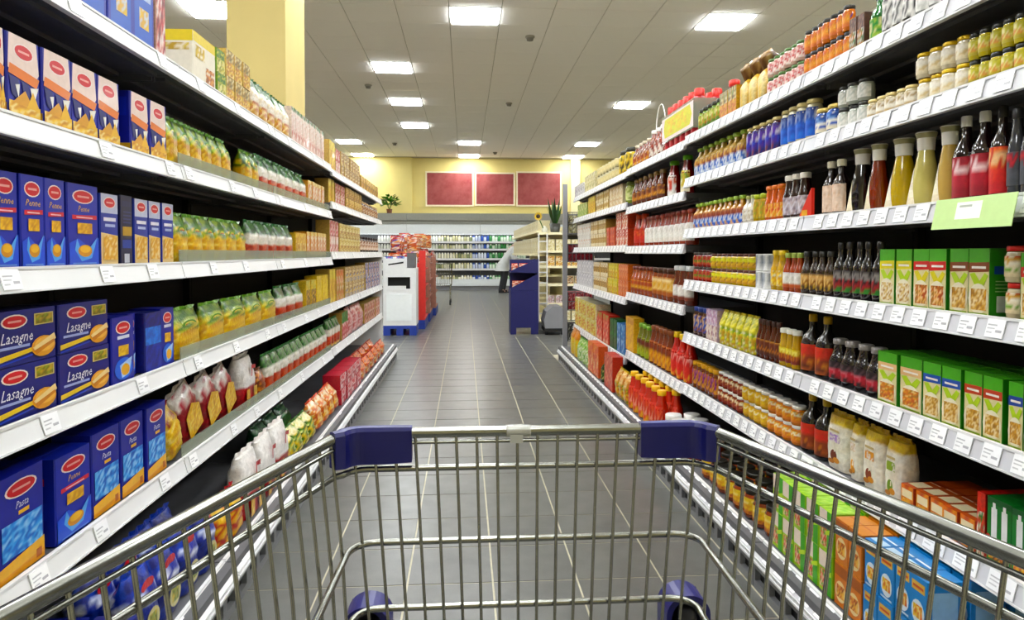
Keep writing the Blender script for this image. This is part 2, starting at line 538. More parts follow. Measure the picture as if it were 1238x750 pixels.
def bay(side, y0, y1, zs, label, tag_step, tag_w, glass=(), end=False):
    """one gondola bay with its shelves; side -1 faces +x (pasta), +1 faces -x (sauces)"""
    lip = XL if side < 0 else XR
    deck = DL if side < 0 else DR
    back = BACKL if side < 0 else BACKR
    out = 1 if side < 0 else -1          # towards the aisle
    base = Vector((back, (y0 + y1) / 2, 0))
    t = empty('gondola_bay', base, label, 'shelving', 'shelving bays along the aisle')
    off = tuple(-base)
    def bx(m_, xa, ya, za, xb, yb, zb, c='ffffff'):
        return m_.box(min(xa, xb), ya, za, max(xa, xb), yb, zb, c)
    g = 0.003
    top = max(zs) + 0.16
    put('back_panel', bx(M('black'), back, y0 + g, 0.02, back - out * 0.02, y1 - g, top), t, off)
    for yy in (y0 + g, y1 - 0.028):
        put('upright', bx(M('black'), back, yy, 0.02, back + out * 0.03, yy + 0.025, top), t, off)
    rot = (math.radians(-14 if 1 else 0), 0, math.pi / 2 if side < 0 else -math.pi / 2)
    for n, z in enumerate(sorted(zs, reverse=True)):
        last = n == len(zs) - 1
        x = deck if last else lip
        sh = M('dark_under')
        bx(sh, back, y0 + g, z - 0.03, x - out * 0.012, y1 - g, z - 0.004)
        if not last:
            for q in range(3):     # folded stiffeners and end brackets below the board
                xx = back + (x - back) * (0.25 + 0.27 * q)
                bx(sh, xx, y0 + 0.03, z - 0.042, xx + out * 0.03, y1 - 0.03, z - 0.0301)
            for yy in (y0 + 0.006, y1 - 0.012):
                bx(sh, back + out * 0.03, yy, z - 0.05, back + (x - back) * 0.8, yy + 0.006, z - 0.03)
        s_o = put('shelf', sh, t, off)
        tilt = 0.006 if not last else 0.022
        h = 0.045 if not last else 0.04
        if last:
            x = deck - out * 0.026
        # price rail: tilted channel with a bead above and below
        rl = M('rail' if side > 0 else 'white_steel')
        xa, xb = x - out * tilt, x + out * tilt
        v = [(xa, y0 + g, z), (xa, y1 - g, z), (xb, y1 - g, z - h), (xb, y0 + g, z - h),
             (xa - out * 0.008, y0 + g, z), (xa - out * 0.008, y1 - g, z), (xb - out * 0.02, y1 - g, z - h), (xb - out * 0.02, y0 + g, z - h)]
        f = [(0, 1, 2, 3), (4, 7, 6, 5), (0, 4, 5, 1), (3, 2, 6, 7), (0, 3, 7, 4), (1, 5, 6, 2)]
        if side > 0:
            f = [tuple(reversed(q)) for q in f]
        rl.add(v, f, 'ffffff')
        rr = put('price_rail', rl, s_o)
        bd = M('white_steel')
        bx(bd, xb + out * 0.004, y0 + g, z - h - 0.004, xb - out * 0.012, y1 - g, z - h)
        bx(bd, xa + out * 0.003, y0 + g, z - 0.001, xa - out * 0.008, y1 - g, z + 0.005)
        put('rail_bead', bd, s_o)
        # price tags slipped in the rail
        ang = math.atan2(2 * tilt, h)
        yy = y0 + 0.03 + random.uniform(0, tag_step * 0.6)
        while yy < y1 - tag_w / 2 - 0.01:
            big = side > 0 and n == len(zs) - 2 and y1 < 2.5
            w = 0.075 if big else tag_w
            hh = 0.042 if not last else 0.052
            o = obj('price_tag', tag_mesh(w, hh, random.choice(('fbfbfb', 'f4f4f6'))), s_o,
                    (xa + out * 0.0025, yy, z - 0.001), (-ang, 0, math.pi / 2 if side < 0 else -math.pi / 2))
            yy += (tag_step if side > 0 else tag_step * random.uniform(0.7, 1.5)) * (1.25 if big else 1)
        if n in glass:
            gl = M('acrylic')
            xx = x - out * 0.014
            bx(gl, xx, y0 + 0.008, z + 0.001, xx - out * 0.003, y1 - 0.008, z + 0.045)
            put('riser', gl, s_o, label='clear acrylic riser along the front of the shelf')
    # plinth with punched slots
    z = min(zs) - 0.056
    xk = deck - out * 0.012
    k = M('kick')
    bx(k, xk, y0 + g, 0.001, xk - out * 0.02, y1 - g, 0.03); bx(k, xk, y0 + g, 0.075, xk - out * 0.02, y1 - g, z)
    q = y0 + g
    while q < y1 - 0.1:
        bx(k, xk, q, 0.03, xk - out * 0.02, min(q + 0.035, y1 - g), 0.075); q += 0.115
    bx(k, xk, q, 0.03, xk - out * 0.02, y1 - g, 0.075)
    put('kick_plate', k, t, off)
    put('plinth_box', bx(M('black'), xk - out * 0.022, y0 + g, 0.002, back + out * 0.003, y1 - g, z - 0.001), t, off)
    put('floor_trim', bx(M('white_steel'), deck + out * 0.004, y0 + g, z - 0.004, deck - out * 0.012, y1 - g, z + 0.004), t, off)
    if end:
        put('end_panel', bx(M('white_steel'), back, y1, 0.02, lip + out * -0.004, y1 + 0.02, 1.25), t, off)
    return t

LZ = [Z['L%d' % i] for i in range(1, 7)]
MZ = [Z['M%d' % i] for i in range(1, 7)]
RZ = [Z['R%d' % i] for i in range(1, 8)]
SZ = [Z['S%d' % i] for i in range(1, 7)]
TZ = [Z['T%d' % i] for i in range(1, 7)]
LY = [0.9, YL(213), YL(297), YL(398), YL(424), YL(461)]
bay(-1, 0.7, LY[1], LZ, 'pasta shelving bay beside the trolley, filled with blue cartons', 0.33, 0.06)
bay(-1, LY[1], 3.43, LZ, 'pasta shelving bay filled with green topped pasta bags', 0.4, 0.06, (1, 2, 3, 4))
bay(-1, 3.43, LY[3], LZ, 'pasta shelving bay with white and red noodle bags', 0.4, 0.06, (1, 2, 3, 4))
bay(-1, LY[3], 6.1, MZ, 'far pasta side bay with brown packs on lowered shelves', 0.3, 0.06)
bay(-1, 6.1, YL(459.6), MZ, 'last pasta side bay before the white counter', 0.3, 0.06, end=True)
RY = [1.06, YR(977), YR(831), YR(760), 6.2, 7.45]
bay(1, RY[0], RY[1], RZ, 'sauce shelving bay beside the trolley with green cartons', 0.087, 0.052)
bay(1, RY[1], RY[2], RZ, 'sauce shelving bay with blue labelled jars and green capped bottles', 0.087, 0.052)
bay(1, RY[2], RY[3], SZ, 'middle sauce shelving bay with white labelled red bottles', 0.095, 0.055)
bay(1, RY[3], RY[4], TZ, 'sauce shelving bay with white and yellow two-tier packs', 0.11, 0.055)
bay(1, RY[4], RY[5], TZ, 'last sauce shelving bay beside the wire stand', 0.11, 0.055)

# ------------------------------------------------------------------ packaged goods: one builder per kind, front towards -y, base at z = 0
def decal(m_, w, h, prints, y=0.0, face='front', d=0.0):
    """flat print as coloured polygons lying on the front (or an end) of a carton"""
    lay = 0
    for p_ in prints:
        lay += 1
        yy = y - 0.00025 * lay
        def P(x, z):
            if face == 'front':
                return ((x - 0.5) * w, yy, z * h)
            if face == 'xm':       # end facing local -x
                return (-w / 2 - 0.00025 * lay, (1 - x) * d, z * h)
            if face == 'xp':
                return (w / 2 + 0.00025 * lay, x * d, z * h)
            return ((x - 0.5) * w, z * d, h + 0.00025 * lay)      # top
        k = p_[0]
        if k == 'r':
            _, x0, z0, x1, z1, c = p_
            m_.poly([P(x0, z0), P(x1, z0), P(x1, z1), P(x0, z1)], c)
        elif k == 'e':
            _, cx, cz, rx, rz, c = p_
            m_.poly([P(cx + rx * math.cos(q * math.pi / 8), cz + rz * math.sin(q * math.pi / 8)) for q in range(16)], c)
        elif k == 'p':
            m_.poly([P(x, z) for x, z in p_[1]], p_[2])
        elif k == 'g':             # mottled picture
            _, x0, z0, x1, z1, nx, nz, cs = p_
            nx, nz = int(nx * 1.6) + 1, int(nz * 1.6) + 1
            vs = [P(x0 + (x1 - x0) * i / nx, z0 + (z1 - z0) * j_ / nz) for j_ in range(nz + 1) for i in range(nx + 1)]
            fs = []
            for j_ in range(nz):
                for i in range(nx):
                    q = j_ * (nx + 1) + i
                    fs.append((q, q + 1, q + nx + 2, q + nx + 1))
            m_.blend(vs, fs, [random.choice(cs) for _ in vs])
        elif k == 't':
            _, s_, cx, cz, size, c, shear = p_
            vs, fs = text_geo(s_, shear)
            sz = size * h
            m_.add([((lambda a_: (a_[0] + vx * sz, a_[1], a_[2] + vy * sz))(P(cx, cz))) for vx, vy, _z in vs], fs, c)

def carton(w, h, d, side, prints, ends=None, top=None, seam=True, busy=False):
    w *= 0.985
    body = M('card' if not busy else 'busy')
    c = min(0.003, w * 0.03)
    # carton with small chamfered upright edges
    ring = [(-w / 2 + c, 0), (w / 2 - c, 0), (w / 2, c), (w / 2, d - c), (w / 2 - c, d), (-w / 2 + c, d), (-w / 2, d - c), (-w / 2, c)]
    vs = [(x, y, 0) for x, y in ring] + [(x, y, h) for x, y in ring]
    fs = [(i, (i + 1) % 8, (i + 1) % 8 + 8, i + 8) for i in range(8)] + [tuple(range(7, -1, -1)), tuple(range(8, 16))]
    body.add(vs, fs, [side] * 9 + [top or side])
    pr = M('card' if not busy else 'busy')
    decal(pr, w - 2 * c, h, prints)
    if ends:
        decal(pr, w, h, ends, face='xm', d=d); decal(pr, w, h, ends, face='xp', d=d)
    out = [('box', body), ('front_print', pr)]
    if seam:
        s_ = M('card')
        s_.box(-w / 2 + c, d * 0.46, h, w / 2 - c, d * 0.52, h + 0.0006, side)
        out.append(('top_flap', s_))
    return out

BLUE, NAVY, RED, GOLD, WHITE = '1a2aa6', '0c1150', 'd6222c', 'eab437', 'f4f2ee'
def oval(cx, cz, rx, rz):
    return [('e', cx, cz, rx, rz, 'f6e6e0'), ('e', cx, cz, rx * 0.88, rz * 0.84, RED), ('r', cx - rx * .55, cz - rz * .14, cx + rx * .55, cz + rz * .14, 'f2b6ae')]

def k_tall(w):           # dark blue carton: oval, gold script, red strip, yellow window, bowl on a blue swirl
    pr = oval(0.5, 0.85, 0.36, 0.085) + [('t', 'Penne', 0.5, 0.70, 0.1, GOLD, 0.35),
         ('p', [(0.12, 0.57), (0.95, 0.585), (0.95, 0.635), (0.12, 0.62)], 'd21f30'), ('r', 0.25, 0.59, 0.8, 0.605, 'f0c8c8'),
         ('g', 0.28, 0.40, 0.78, 0.53, 4, 3, ['e9b02e', 'd99a20', 'f3c95a', 'c98a1e']),
         ('p', [(0.0, 0.02), (1, 0.02), (1, 0.36), (0.7, 0.22), (0.3, 0.34), (0, 0.28)], '2a55d8'),
         ('p', [(0.25, 0.34), (0.45, 0.12), (0.95, 0.36), (0.75, 0.1), (0.4, 0.06), (0.18, 0.2)], '7fb4f0'),
         ('e', 0.52, 0.19, 0.24, 0.075, 'd68e14'), ('e', 0.52, 0.21, 0.18, 0.045, 'f2b93c'), ('r', 0.1, 0.03, 0.9, 0.045, '8aa8e8')]
    return carton(w, 0.205, 0.1, BLUE, pr, [('r', 0.2, 0.3, 0.8, 0.5, '2438b4'), ('r', 0.25, 0.7, 0.75, 0.78, RED)])

def k_wheat(w):          # pale peach carton with oval, orange band and golden wheat
    pr = [('r', 0, 0, 1, 1, '3a3c9c'), ('p', [(0, 0.58), (0.86, 0.5), (1.0, 0.62), (0.92, 1), (0.05, 1)], 'efd9cf')] + oval(0.5, 0.82, 0.32, 0.1) + [
         ('p', [(0, 0.52), (0.9, 0.44), (1, 0.56), (0.05, 0.64)], 'e98a55'),
         ('p', [(0.02, 0.5), (0.3, 0.47), (0.42, 0.2), (0.1, 0.28)], '20246e'), ('p', [(0.4, 0.47), (0.62, 0.45), (0.74, 0.16), (0.5, 0.24)], '23297c'),
         ('p', [(0.68, 0.42), (0.95, 0.45), (0.78, 0.2)], 'f2efe6'), ('p', [(0.2, 0.4), (0.34, 0.42), (0.3, 0.24)], 'f5f2ec'),
         ('g', 0.0, 0.0, 1.0, 0.2, 6, 3, ['e8b030', 'd8921c', 'f6d27a', 'c97f16', 'f3e0a4']),
         ('p', [(0.1, 0.18), (0.5, 0.36), (0.75, 0.18)], 'e0a02a'), ('p', [(0.55, 0.16), (0.75, 0.38), (0.98, 0.16)], 'eebb46')]
    return carton(w, 0.178, 0.1, '2b2f94', pr, [('r', 0.1, 0.6, 0.9, 0.9, '4a50b4'), ('r', 0, 0, 1, 0.16, 'caa04a')])

def k_beige(w):
    pr = [('r', 0, 0, 1, 0.46, 'efd3a0'), ('p', [(0, 0.46), (1, 0.42), (1, 0.72), (0, 0.74)], '24359a'), ('r', 0, 0.73, 1, 1, 'c3c6dc')] + oval(0.5, 0.88, 0.36, 0.08) + [
         ('r', 0.12, 0.62, 0.85, 0.67, 'e9e6ee'), ('r', 0.2, 0.54, 0.8, 0.58, 'b9c4e6'),
         ('g', 0.1, 0.08, 0.92, 0.42, 5, 5, ['e6b566', 'f1d08c', 'd99c48', 'f6e0b2', 'e2ac58'])]
    return carton(w, 0.192, 0.09, '27389c', pr)

def k_navy(w):
    pr = [('r', 0.1, 0.84, 0.9, 0.92, '1d2350'), ('r', 0.15, 0.42, 0.95, 0.55, 'b8902c'), ('r', 0.1, 0.24, 0.9, 0.36, '23409c'),
          ('r', 0.25, 0.03, 0.7, 0.16, 'c9cbd4')] + [('r', 0.15, 0.6 + 0.05 * i, 0.85, 0.62 + 0.05 * i, '3a4070') for i in range(4)]
    return carton(w, 0.196, 0.12, '0b0f3c', pr)

def k_lasagne(w):
    pr = [('e', 0.34, 0.80, 0.2, 0.13, 'f3e6d8'), ('e', 0.34, 0.80, 0.175, 0.105, RED), ('r', 0.24, 0.78, 0.44, 0.82, 'f4b4aa'),
          ('r', 0.64, 0.68, 0.96, 0.9, 'd9c88a'), ('g', 0.66, 0.7, 0.94, 0.88, 4, 2, ['a8841e', '6e6a1c', 'caa83c', '8c9a3a']),
          ('t', 'Lasagne', 0.36, 0.5, 0.29, 'eeeef6', 0.35), ('r', 0.06, 0.31, 0.56, 0.36, 'a9b4e0'),
          ('p', [(0.0, 0.08), (0.62, 0.2), (0.62, 0.28), (0.0, 0.18)], 'e8c860'), ('p', [(0, 0.02), (0.6, 0.12), (0.6, 0.15), (0, 0.05)], '3a52c4'),
          ('e', 0.78, 0.26, 0.2, 0.2, 'e2a04a'), ('e', 0.8, 0.29, 0.17, 0.14, 'f3c078'), ('p', [(0.6, 0.26), (0.96, 0.48), (0.99, 0.36), (0.66, 0.14)], 'f7dca6'),
          ('p', [(0.62, 0.2), (0.95, 0.36), (0.97, 0.31), (0.66, 0.12)], 'cf8430')]
    return carton(w, 0.117, 0.1, '141d78', pr, [('r', 0.1, 0.3, 0.9, 0.8, '1f2c94')])

def k_bowl(w):
    pr = oval(0.5, 0.83, 0.34, 0.1) + [('r', 0.22, 0.66, 0.78, 0.71, 'dfe2f2'), ('g', 0.26, 0.4, 0.74, 0.56, 3, 3, ['e7b43e', 'd49a22', 'f2cf6c']),
         ('e', 0.5, 0.2, 0.42, 0.17, '2f6ae0'), ('p', [(0.3, 0.26), (0.9, 0.36), (0.74, 0.1), (0.4, 0.06)], 'b6d2f6'), ('e', 0.56, 0.18, 0.2, 0.09, 'e6ac3c')]
    return carton(w, 0.182, 0.1, '18229a', pr, [('r', 0.2, 0.4, 0.8, 0.6, '3a63c8'), ('r', 0.2, 0.7, 0.8, 0.8, 'a8862c')])

def k_penne(w):          # large blue carton: oval, script, light blue quills on a yellow foot
    pr = oval(0.5, 0.84, 0.36, 0.085) + [('t', 'Pasta', 0.5, 0.68, 0.1, 'e4e4f2', 0.35), ('r', 0.42, 0.58, 0.66, 0.62, GOLD),
         ('g', 0.06, 0.2, 0.96, 0.54, 7, 6, ['5f9fe8', '8cc2f4', '3f7ed8', 'a9d4f8', '2c62c8', '74b0ee']),
         ('p', [(0, 0), (1, 0), (1, 0.22), (0.7, 0.2), (0, 0.15)], 'f0b32c'), ('p', [(0, 0), (1, 0), (1, 0.09), (0, 0.05)], 'e79a20'),
         ('r', 0.8, 0.03, 0.93, 0.12, 'b8601c')]
    return carton(w, 0.218, 0.1, '16209a', pr, [('r', 0.1, 0.3, 0.9, 0.5, '2c50bc'), ('r', 0.1, 0.04, 0.9, 0.14, 'd09a2a')])

def k_blue_top(w):       # tall blue carton with pale diamonds
    pr = [('r', 0.08, 0.02, 0.92, 0.98, '4a6cc4'), ('r', 0.14, 0.5, 0.86, 0.9, 'b8c8e6'), ('g', 0.3, 0.2, 0.75, 0.4, 3, 3, ['e8c040', 'c8d0d8', 'd8a828']),
          ('e', 0.5, 0.8, 0.3, 0.06, RED)]
    return carton(w, 0.29, 0.11, '2636a4', pr)

def k_whitecase(w):
    pr = [('r', 0, 0, 1, 1, 'efe8d6'), ('r', 0, 0.8, 1, 1, 'e9d04a'), ('g', 0.55, 0.05, 0.95, 0.42, 4, 4, ['a0582a', 'c87838', 'f0e6d0', 'd8a060', '7a3c1c']),
          ('g', 0.1, 0.5, 0.5, 0.75, 4, 2, ['e0c060', 'f3ecd8', 'c0a040'])]
    return carton(w, 0.178, 0.12, 'ede7d8', pr, [('r', 0, 0.78, 1, 1, 'e6cf4e'), ('g', 0.1, 0.6, 0.9, 0.74, 4, 1, ['b89a50', 'f0e6d0', 'd8c060']), ('r', 0, 0, 0.12, 0.72, 'd8d2c0')])

def k_pack(w, h=0.15, d=0.09, base='caa25a', rows=None, side=None, nx=4):
    """printed carton with horizontal zones; rows = [(fraction, [colours])] from the top"""
    z = 1.0; pr = []
    for fr_, cs in rows or [(1, [base])]:
        n = max(1, int(round(fr_ * 7)))
        pr.append(('g', 0, max(0, z - fr_), 1, z, nx if len(cs) > 1 else 1, n if len(cs) > 1 else 1, cs)); z -= fr_
    return carton(w, h, d, side or base, pr, seam=h > 0.1, busy=True)

def k_green(w, band='d8382c', h=0.16, food=('d8a860', 'e8c890', 'b88848', 'f0dcb0'), leaf='b8d83a'):
    pr = [('r', 0, 0, 1, 1, 'e6dcae'), ('r', 0, 0.78, 1, 1, '4fae2c'), ('p', [(0, 0.64), (1, 0.66), (1, 0.8), (0, 0.79)], band),
          ('r', 0.15, 0.70, 0.85, 0.735, 'f6efe6'), ('p', [(0.05, 0.62), (0.3, 0.64), (0.55, 0.52), (0.8, 0.64), (0.98, 0.6), (0.7, 0.42), (0.3, 0.46)], leaf),
          ('e', 0.5, 0.25, 0.49, 0.23, 'f2ead0'), ('g', 0.14, 0.08, 0.9, 0.4, 6, 5, list(food) + ['a87838']), ('r', 0.04, 0.01, 0.96, 0.04, '8aa83a')]
    ends = [('r', 0, 0, 1, 1, '2f8a22'), ('r', 0.2, 0.06, 0.8, 0.3, 'dfe8dc'), ('r', 0.12, 0.62, 0.88, 0.74, '2b4a9c')] + [('r', 0.15, 0.36 + .05 * i, 0.85, 0.375 + .05 * i, 'a8d090') for i in range(4)]
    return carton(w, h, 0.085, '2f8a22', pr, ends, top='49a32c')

def k_flatbox(w, h=0.07, d=0.2, front=('e8792a', 'f0a040', 'c8501c'), top='c8521e', side='b03a1a', pic=('f4e4c0', 'e8b060', 'd8882c')):
    pr = [('g', 0, 0, 1, 1, 3, 3, list(front)), ('r', 0.08, 0.55, 0.92, 0.85, pic[0]), ('g', 0.2, 0.1, 0.8, 0.5, 3, 2, list(pic))]
    o_ = carton(w, h, d, side, pr, top=top)
    t_ = M('card'); decal(t_, w * .985, h + 0.0007, [('r', 0.1, 0.08, 0.9, 0.3, pic[0]), ('r', 0.1, 0.4, 0.9, 0.42, 'f0e0d0')], face='top', d=d)
    return o_ + [('top_print', t_)]

def k_tallpic(w, h=0.2, d=0.08, rows=None, base='2a62c0'):
    return k_pack(w, h, d, base, rows)

def bag(w, h, d, rows, seal, wob=0.05, n=18, nr=15, lean=0.0, top_thin=0.12):
    """soft gusseted bag: full below, drawn flat to a crimped seal on top"""
    b_ = M('film')
    rings, cols = [], []
    hs = h * 0.93
    for i in range(nr + 1):
        t_ = i / nr
        th = (0.86 + 0.14 * math.sin(min(1, t_ * 5) * math.pi / 2)) * (1.0 if t_ < 0.6 else 1 - (1 - top_thin) * ((t_ - 0.6) / 0.4) ** 1.4)
        ww = 0.94 + 0.05 * math.sin(t_ * 3.1)
        rings.append((w / 2 * ww, d / 2 * th, hs * t_))
    vs = []
    for i, (a_, b2, z) in enumerate(rings):
        for k in range(n):
            q = 2 * math.pi * k / n
            sx = math.copysign(abs(math.sin(q)) ** 0.6, math.sin(q)); cy_ = math.copysign(abs(math.cos(q)) ** 0.75, math.cos(q))
            wv = 1 + random.uniform(-wob, wob)
            vs.append((a_ * sx * wv * 0.98, d / 2 - b2 * cy_ * wv, z + (random.uniform(-.004, .004) if 0 < i < nr else 0)))
    fs, cs = [], []
    for i in range(nr + 1):
        t_ = 1 - i / nr; acc = 0
        for fr_, pal in rows:
            acc += fr_
            if t_ <= acc + 1e-6:
                break
        for k in range(n):
            cs.append(random.choice(pal))
            if i < nr:
                k2 = (k + 1) % n
                fs.append((i * n + k, i * n + k2, (i + 1) * n + k2, (i + 1) * n + k))
    b_.blend(vs, fs, cs, True)
    b_.add(vs[:n], [tuple(reversed(range(n)))], rows[-1][1][0]); b_.add(vs[-n:], [tuple(range(n))], seal)
    s_ = M('film')
    m_ = 8
    pts = []
    for i in range(m_ + 1):
        x = (-0.5 + i / m_) * w * 0.93
        pts += [(x, d / 2 + 0.004 * math.sin(i * 1.7), hs - 0.004), (x, d / 2 + 0.006 * math.sin(i * 2.1), h)]
    s_.add(pts, [(2 * i, 2 * i + 2, 2 * i + 3, 2 * i + 1) for i in range(m_)], seal)
    s_.add([(x, y + 0.0015, z) for x, y, z in pts], [(2 * i + 1, 2 * i + 3, 2 * i + 2, 2 * i) for i in range(m_)], seal)
    return [('bag', b_), ('seal', s_)]

YEL = ['e6b434', 'd99a22', 'f0cc62', 'c98918', 'f3d98a', 'dca93a']
GRN = ['4a7f22', '2f6418', '86a834', '1f4a14', 'a0b43a']
def k_gbag(w):   # green topped clear pasta bag
    r_ = bag(w, 0.172, 0.075, [(0.2, GRN), (0.22, GRN + ['d8c850', 'e0b838', 'c8a030']), (0.6, YEL)], '6aa234')
    lb = M('label')
    decal(lb, w * 0.7, 0.172, [('e', 0.5, 0.63, 0.36, 0.1, '4f8a22'), ('e', 0.5, 0.65, 0.24, 0.05, 'd8cc78'), ('r', 0.3, 0.63, 0.7, 0.66, 'b8582a')], y=0.006)
    return r_ + [('front_print', lb)]

def k_rwbag(w, h=0.185):   # clear noodle bag, green top, white middle, red foot
    return bag(w, h, 0.075, [(0.28, ['2a5c26', '3f7a34', '183c1a', '5c8a4c', '12300f']), (0.27, ['f0ece4', 'e6e0d4', 'f6f2ec', 'd8d2c0']),
                             (0.33, ['b83420', 'c8482a', 'a02818', 'd0603a']), (0.12, ['e8cf90', 'e0b870'])], '35703a')

def k_redbag(w, h=0.2):    # red bag with a yellow noodle window and clear top
    r_ = bag(w, h, 0.09, [(0.3, ['d8d0c8', 'c0b4ac', 'b03040', 'e8e2da']), (0.7, ['9c1420', 'b01c28', '86101a'])], 'c8c0b8', wob=0.06)
    lb = M('film')
    decal(lb, w * 0.8, h, [('p', [(0.12, 0.04), (0.98, 0.06), (0.94, 0.5), (0.5, 0.66), (0.08, 0.5)], 'e9b53c'),
                           ('g', 0.16, 0.08, 0.92, 0.5, 6, 6, ['f0c85a', 'e2a52c', 'f6dc8c', 'd8951e'])], y=-0.001)
    return r_ + [('window', lb)]

def k_whitebag(w, h=0.24):  # white bag printed with a red sign, red foot with yellow windows
    r_ = bag(w, h, 0.1, [(0.56, ['f2eeea', 'e8e4e0', 'fbf8f5']), (0.44, ['b01a20', '9a141a', 'c02830'])], 'f4f0ec', wob=0.04, top_thin=0.35)
    lb = M('film')
    decal(lb, w * 0.85, h, [('r', 0.44, 0.58, 0.52, 0.78, 'c8282e'), ('p', [(0.44, 0.74), (0.76, 0.7), (0.76, 0.78), (0.44, 0.8)], 'c8282e')], y=-0.003)
    w1, w2 = M('film'), M('film')
    decal(w1, w * 0.85, h, [('r', 0.08, 0.04, 0.32, 0.36, 'e6b23a'), ('g', 0.1, 0.06, 0.3, 0.32, 2, 4, YEL)], y=-0.003)
    decal(w2, w * 0.85, h, [('r', 0.66, 0.04, 0.9, 0.36, 'e6b23a'), ('g', 0.68, 0.06, 0.88, 0.32, 2, 4, YEL)], y=-0.003)
    return r_ + [('front_print', lb), ('window', w1), ('window', w2)]

def k_softbag(w, h=0.17, d=0.08, rows=None, seal='c83030'):
    return bag(w, h, d, rows, seal, wob=0.07)

def bottle(prof, cols, cap, capcol, label=None, mat='glass', capmat='lid', seg=14):
    """prof of the body, cap = [(r, z)...]; labels = [(z0, z1, [palette] or rows)]"""
    R = max(r_ for r_, z_ in prof)
    b_ = M(mat).lathe(prof, cols, seg, 0, R)
    out = [('bottle', b_)]
    c_ = M(capmat).lathe(cap, capcol, seg, 0, R)
    out.append(('cap', c_))
    for z0, z1, pal in label or []:
        l_ = M('label')
        def rad(z):
            for (ra, za), (rb, zb) in zip(prof, prof[1:]):
                if za <= z <= zb and zb > za:
                    return ra + (rb - ra) * (z - za) / (zb - za)
            return R
        nz = 6
        pf = [(rad(z0 + (z1 - z0) * i / nz) + 0.0008, z0 + (z1 - z0) * i / nz) for i in range(nz + 1)]
        rows = pal if isinstance(pal[0], list) else [pal] * 4
        l_.lathe(pf, lambda i, k: random.choice(rows[max(0, len(rows) - 1 - i * len(rows) // (nz + 1))]), 12, 0, R, a0=-1.5, a1=1.5)
        out.append(('label', l_))
    return out

def k_jar(w, h=0.07, body='c8b060', lid='e0b83a', pal=None, lz=(0.15, 0.72), rmax=0.05, lidh=0.15):
    r_ = min(w * 0.485, rmax)
    s_ = 1 - lidh
    prof = [(r_ * 0.9, 0), (r_, h * 0.06), (r_, h * (s_ - 0.14)), (r_ * 0.86, h * (s_ - 0.02))]
    cap = [(r_ * 0.88, h * s_), (r_ * 0.9, h * (s_ + .02)), (r_ * 0.9, h * 0.97), (r_ * 0.82, h)]
    return bottle(prof, body, cap, lid, [(h * lz[0], h * lz[1], pal)] if pal else None)

def k_bottle(w, h=0.2, body='3a0f0a', cap='e8e4dc', pal=None, lz=(0.12, 0.5), neck=0.36, rmax=0.04, capmat='plastic', capw=1.0, neckpal=None):
    r_ = min(w * 0.485, rmax); n_ = r_ * neck
    prof = [(r_ * 0.92, 0), (r_, h * 0.03), (r_, h * 0.54), (r_ * 0.82, h * 0.63), (n_ * 1.15, h * 0.74), (n_, h * 0.88)]
    cp = [(n_ * 1.15 * capw, h * 0.875), (n_ * 1.2 * capw, h * 0.89), (n_ * 1.2 * capw, h * 0.985), (n_ * 1.0 * capw, h)]
    lb = [(h * lz[0], h * lz[1], pal)] if pal else []
    if neckpal:
        lb.append((h * 0.76, h * 0.86, neckpal))
    return bottle(prof, body, cp, cap, lb, capmat=capmat)

def k_cone(w, body='d8b020', pal=('f2ead0', 'e8dcc0')):   # conical dressing bottle with a wide white cap
    r_, h = min(w * 0.48, 0.05), 0.205
    prof = [(r_ * 0.95, 0), (r_, h * 0.03), (r_ * 0.55, h * 0.6), (r_ * 0.42, h * 0.76)]
    cp = [(r_ * 0.45, h * 0.755), (r_ * 0.47, h * 0.77), (r_ * 0.5, h * 0.92), (r_ * 0.6, h * 0.985), (r_ * 0.56, h)]
    o_ = bottle(prof, body, cp, ['fbf8f0', 'fbf8f0', 'a8a47c', 'fbf8f0'], None, capmat='plastic')
    l_ = M('label')
    # triangular paper label on the front of the cone
    for i in range(5):
        za, zb = 0.03 + 0.1 * i, 0.03 + 0.1 * (i + 1)
        def rr(z): return r_ + (r_ * 0.55 - r_) * (z - 0.03) / 0.57 + 0.0008
        aw, bw = 0.75 * (1 - i / 5.2), 0.75 * (1 - (i + 1) / 5.2)
        R = r_
        pts = []
        for z, q in ((za, aw), (zb, bw)):
            for k in range(5):
                a_ = -0.35 + q * (k / 2 - 1)
                pts.append((rr(z) * math.sin(a_), R - rr(z) * math.cos(a_), z * h))
        l_.add(pts, [(k, k + 1, k + 6, k + 5) for k in range(4)], random.choice(pal), True)
    return o_ + [('label', l_)]

def k_tin(w, h=0.08, pal=None, top='c8c8c8', rmax=0.05):
    r_ = min(w * 0.485, rmax)
    t_ = M('lid').lathe([(r_ * .97, 0), (r_, h * .03), (r_, h * .08), (r_ * .98, h * .1), (r_ * .98, h * .92), (r_, h * .94), (r_, h * .98), (r_ * .93, h), (r_ * .9, h * .97)], top, 14, 0, r_)
    l_ = M('label').lathe([(r_ * .985, h * .1), (r_ * .985, h * .5), (r_ * .985, h * .92)], lambda i, k: random.choice(pal[max(0, 1 - i)] if isinstance(pal[0], list) else pal), 14, 0, r_)
    return [('tin', t_), ('label', l_)]

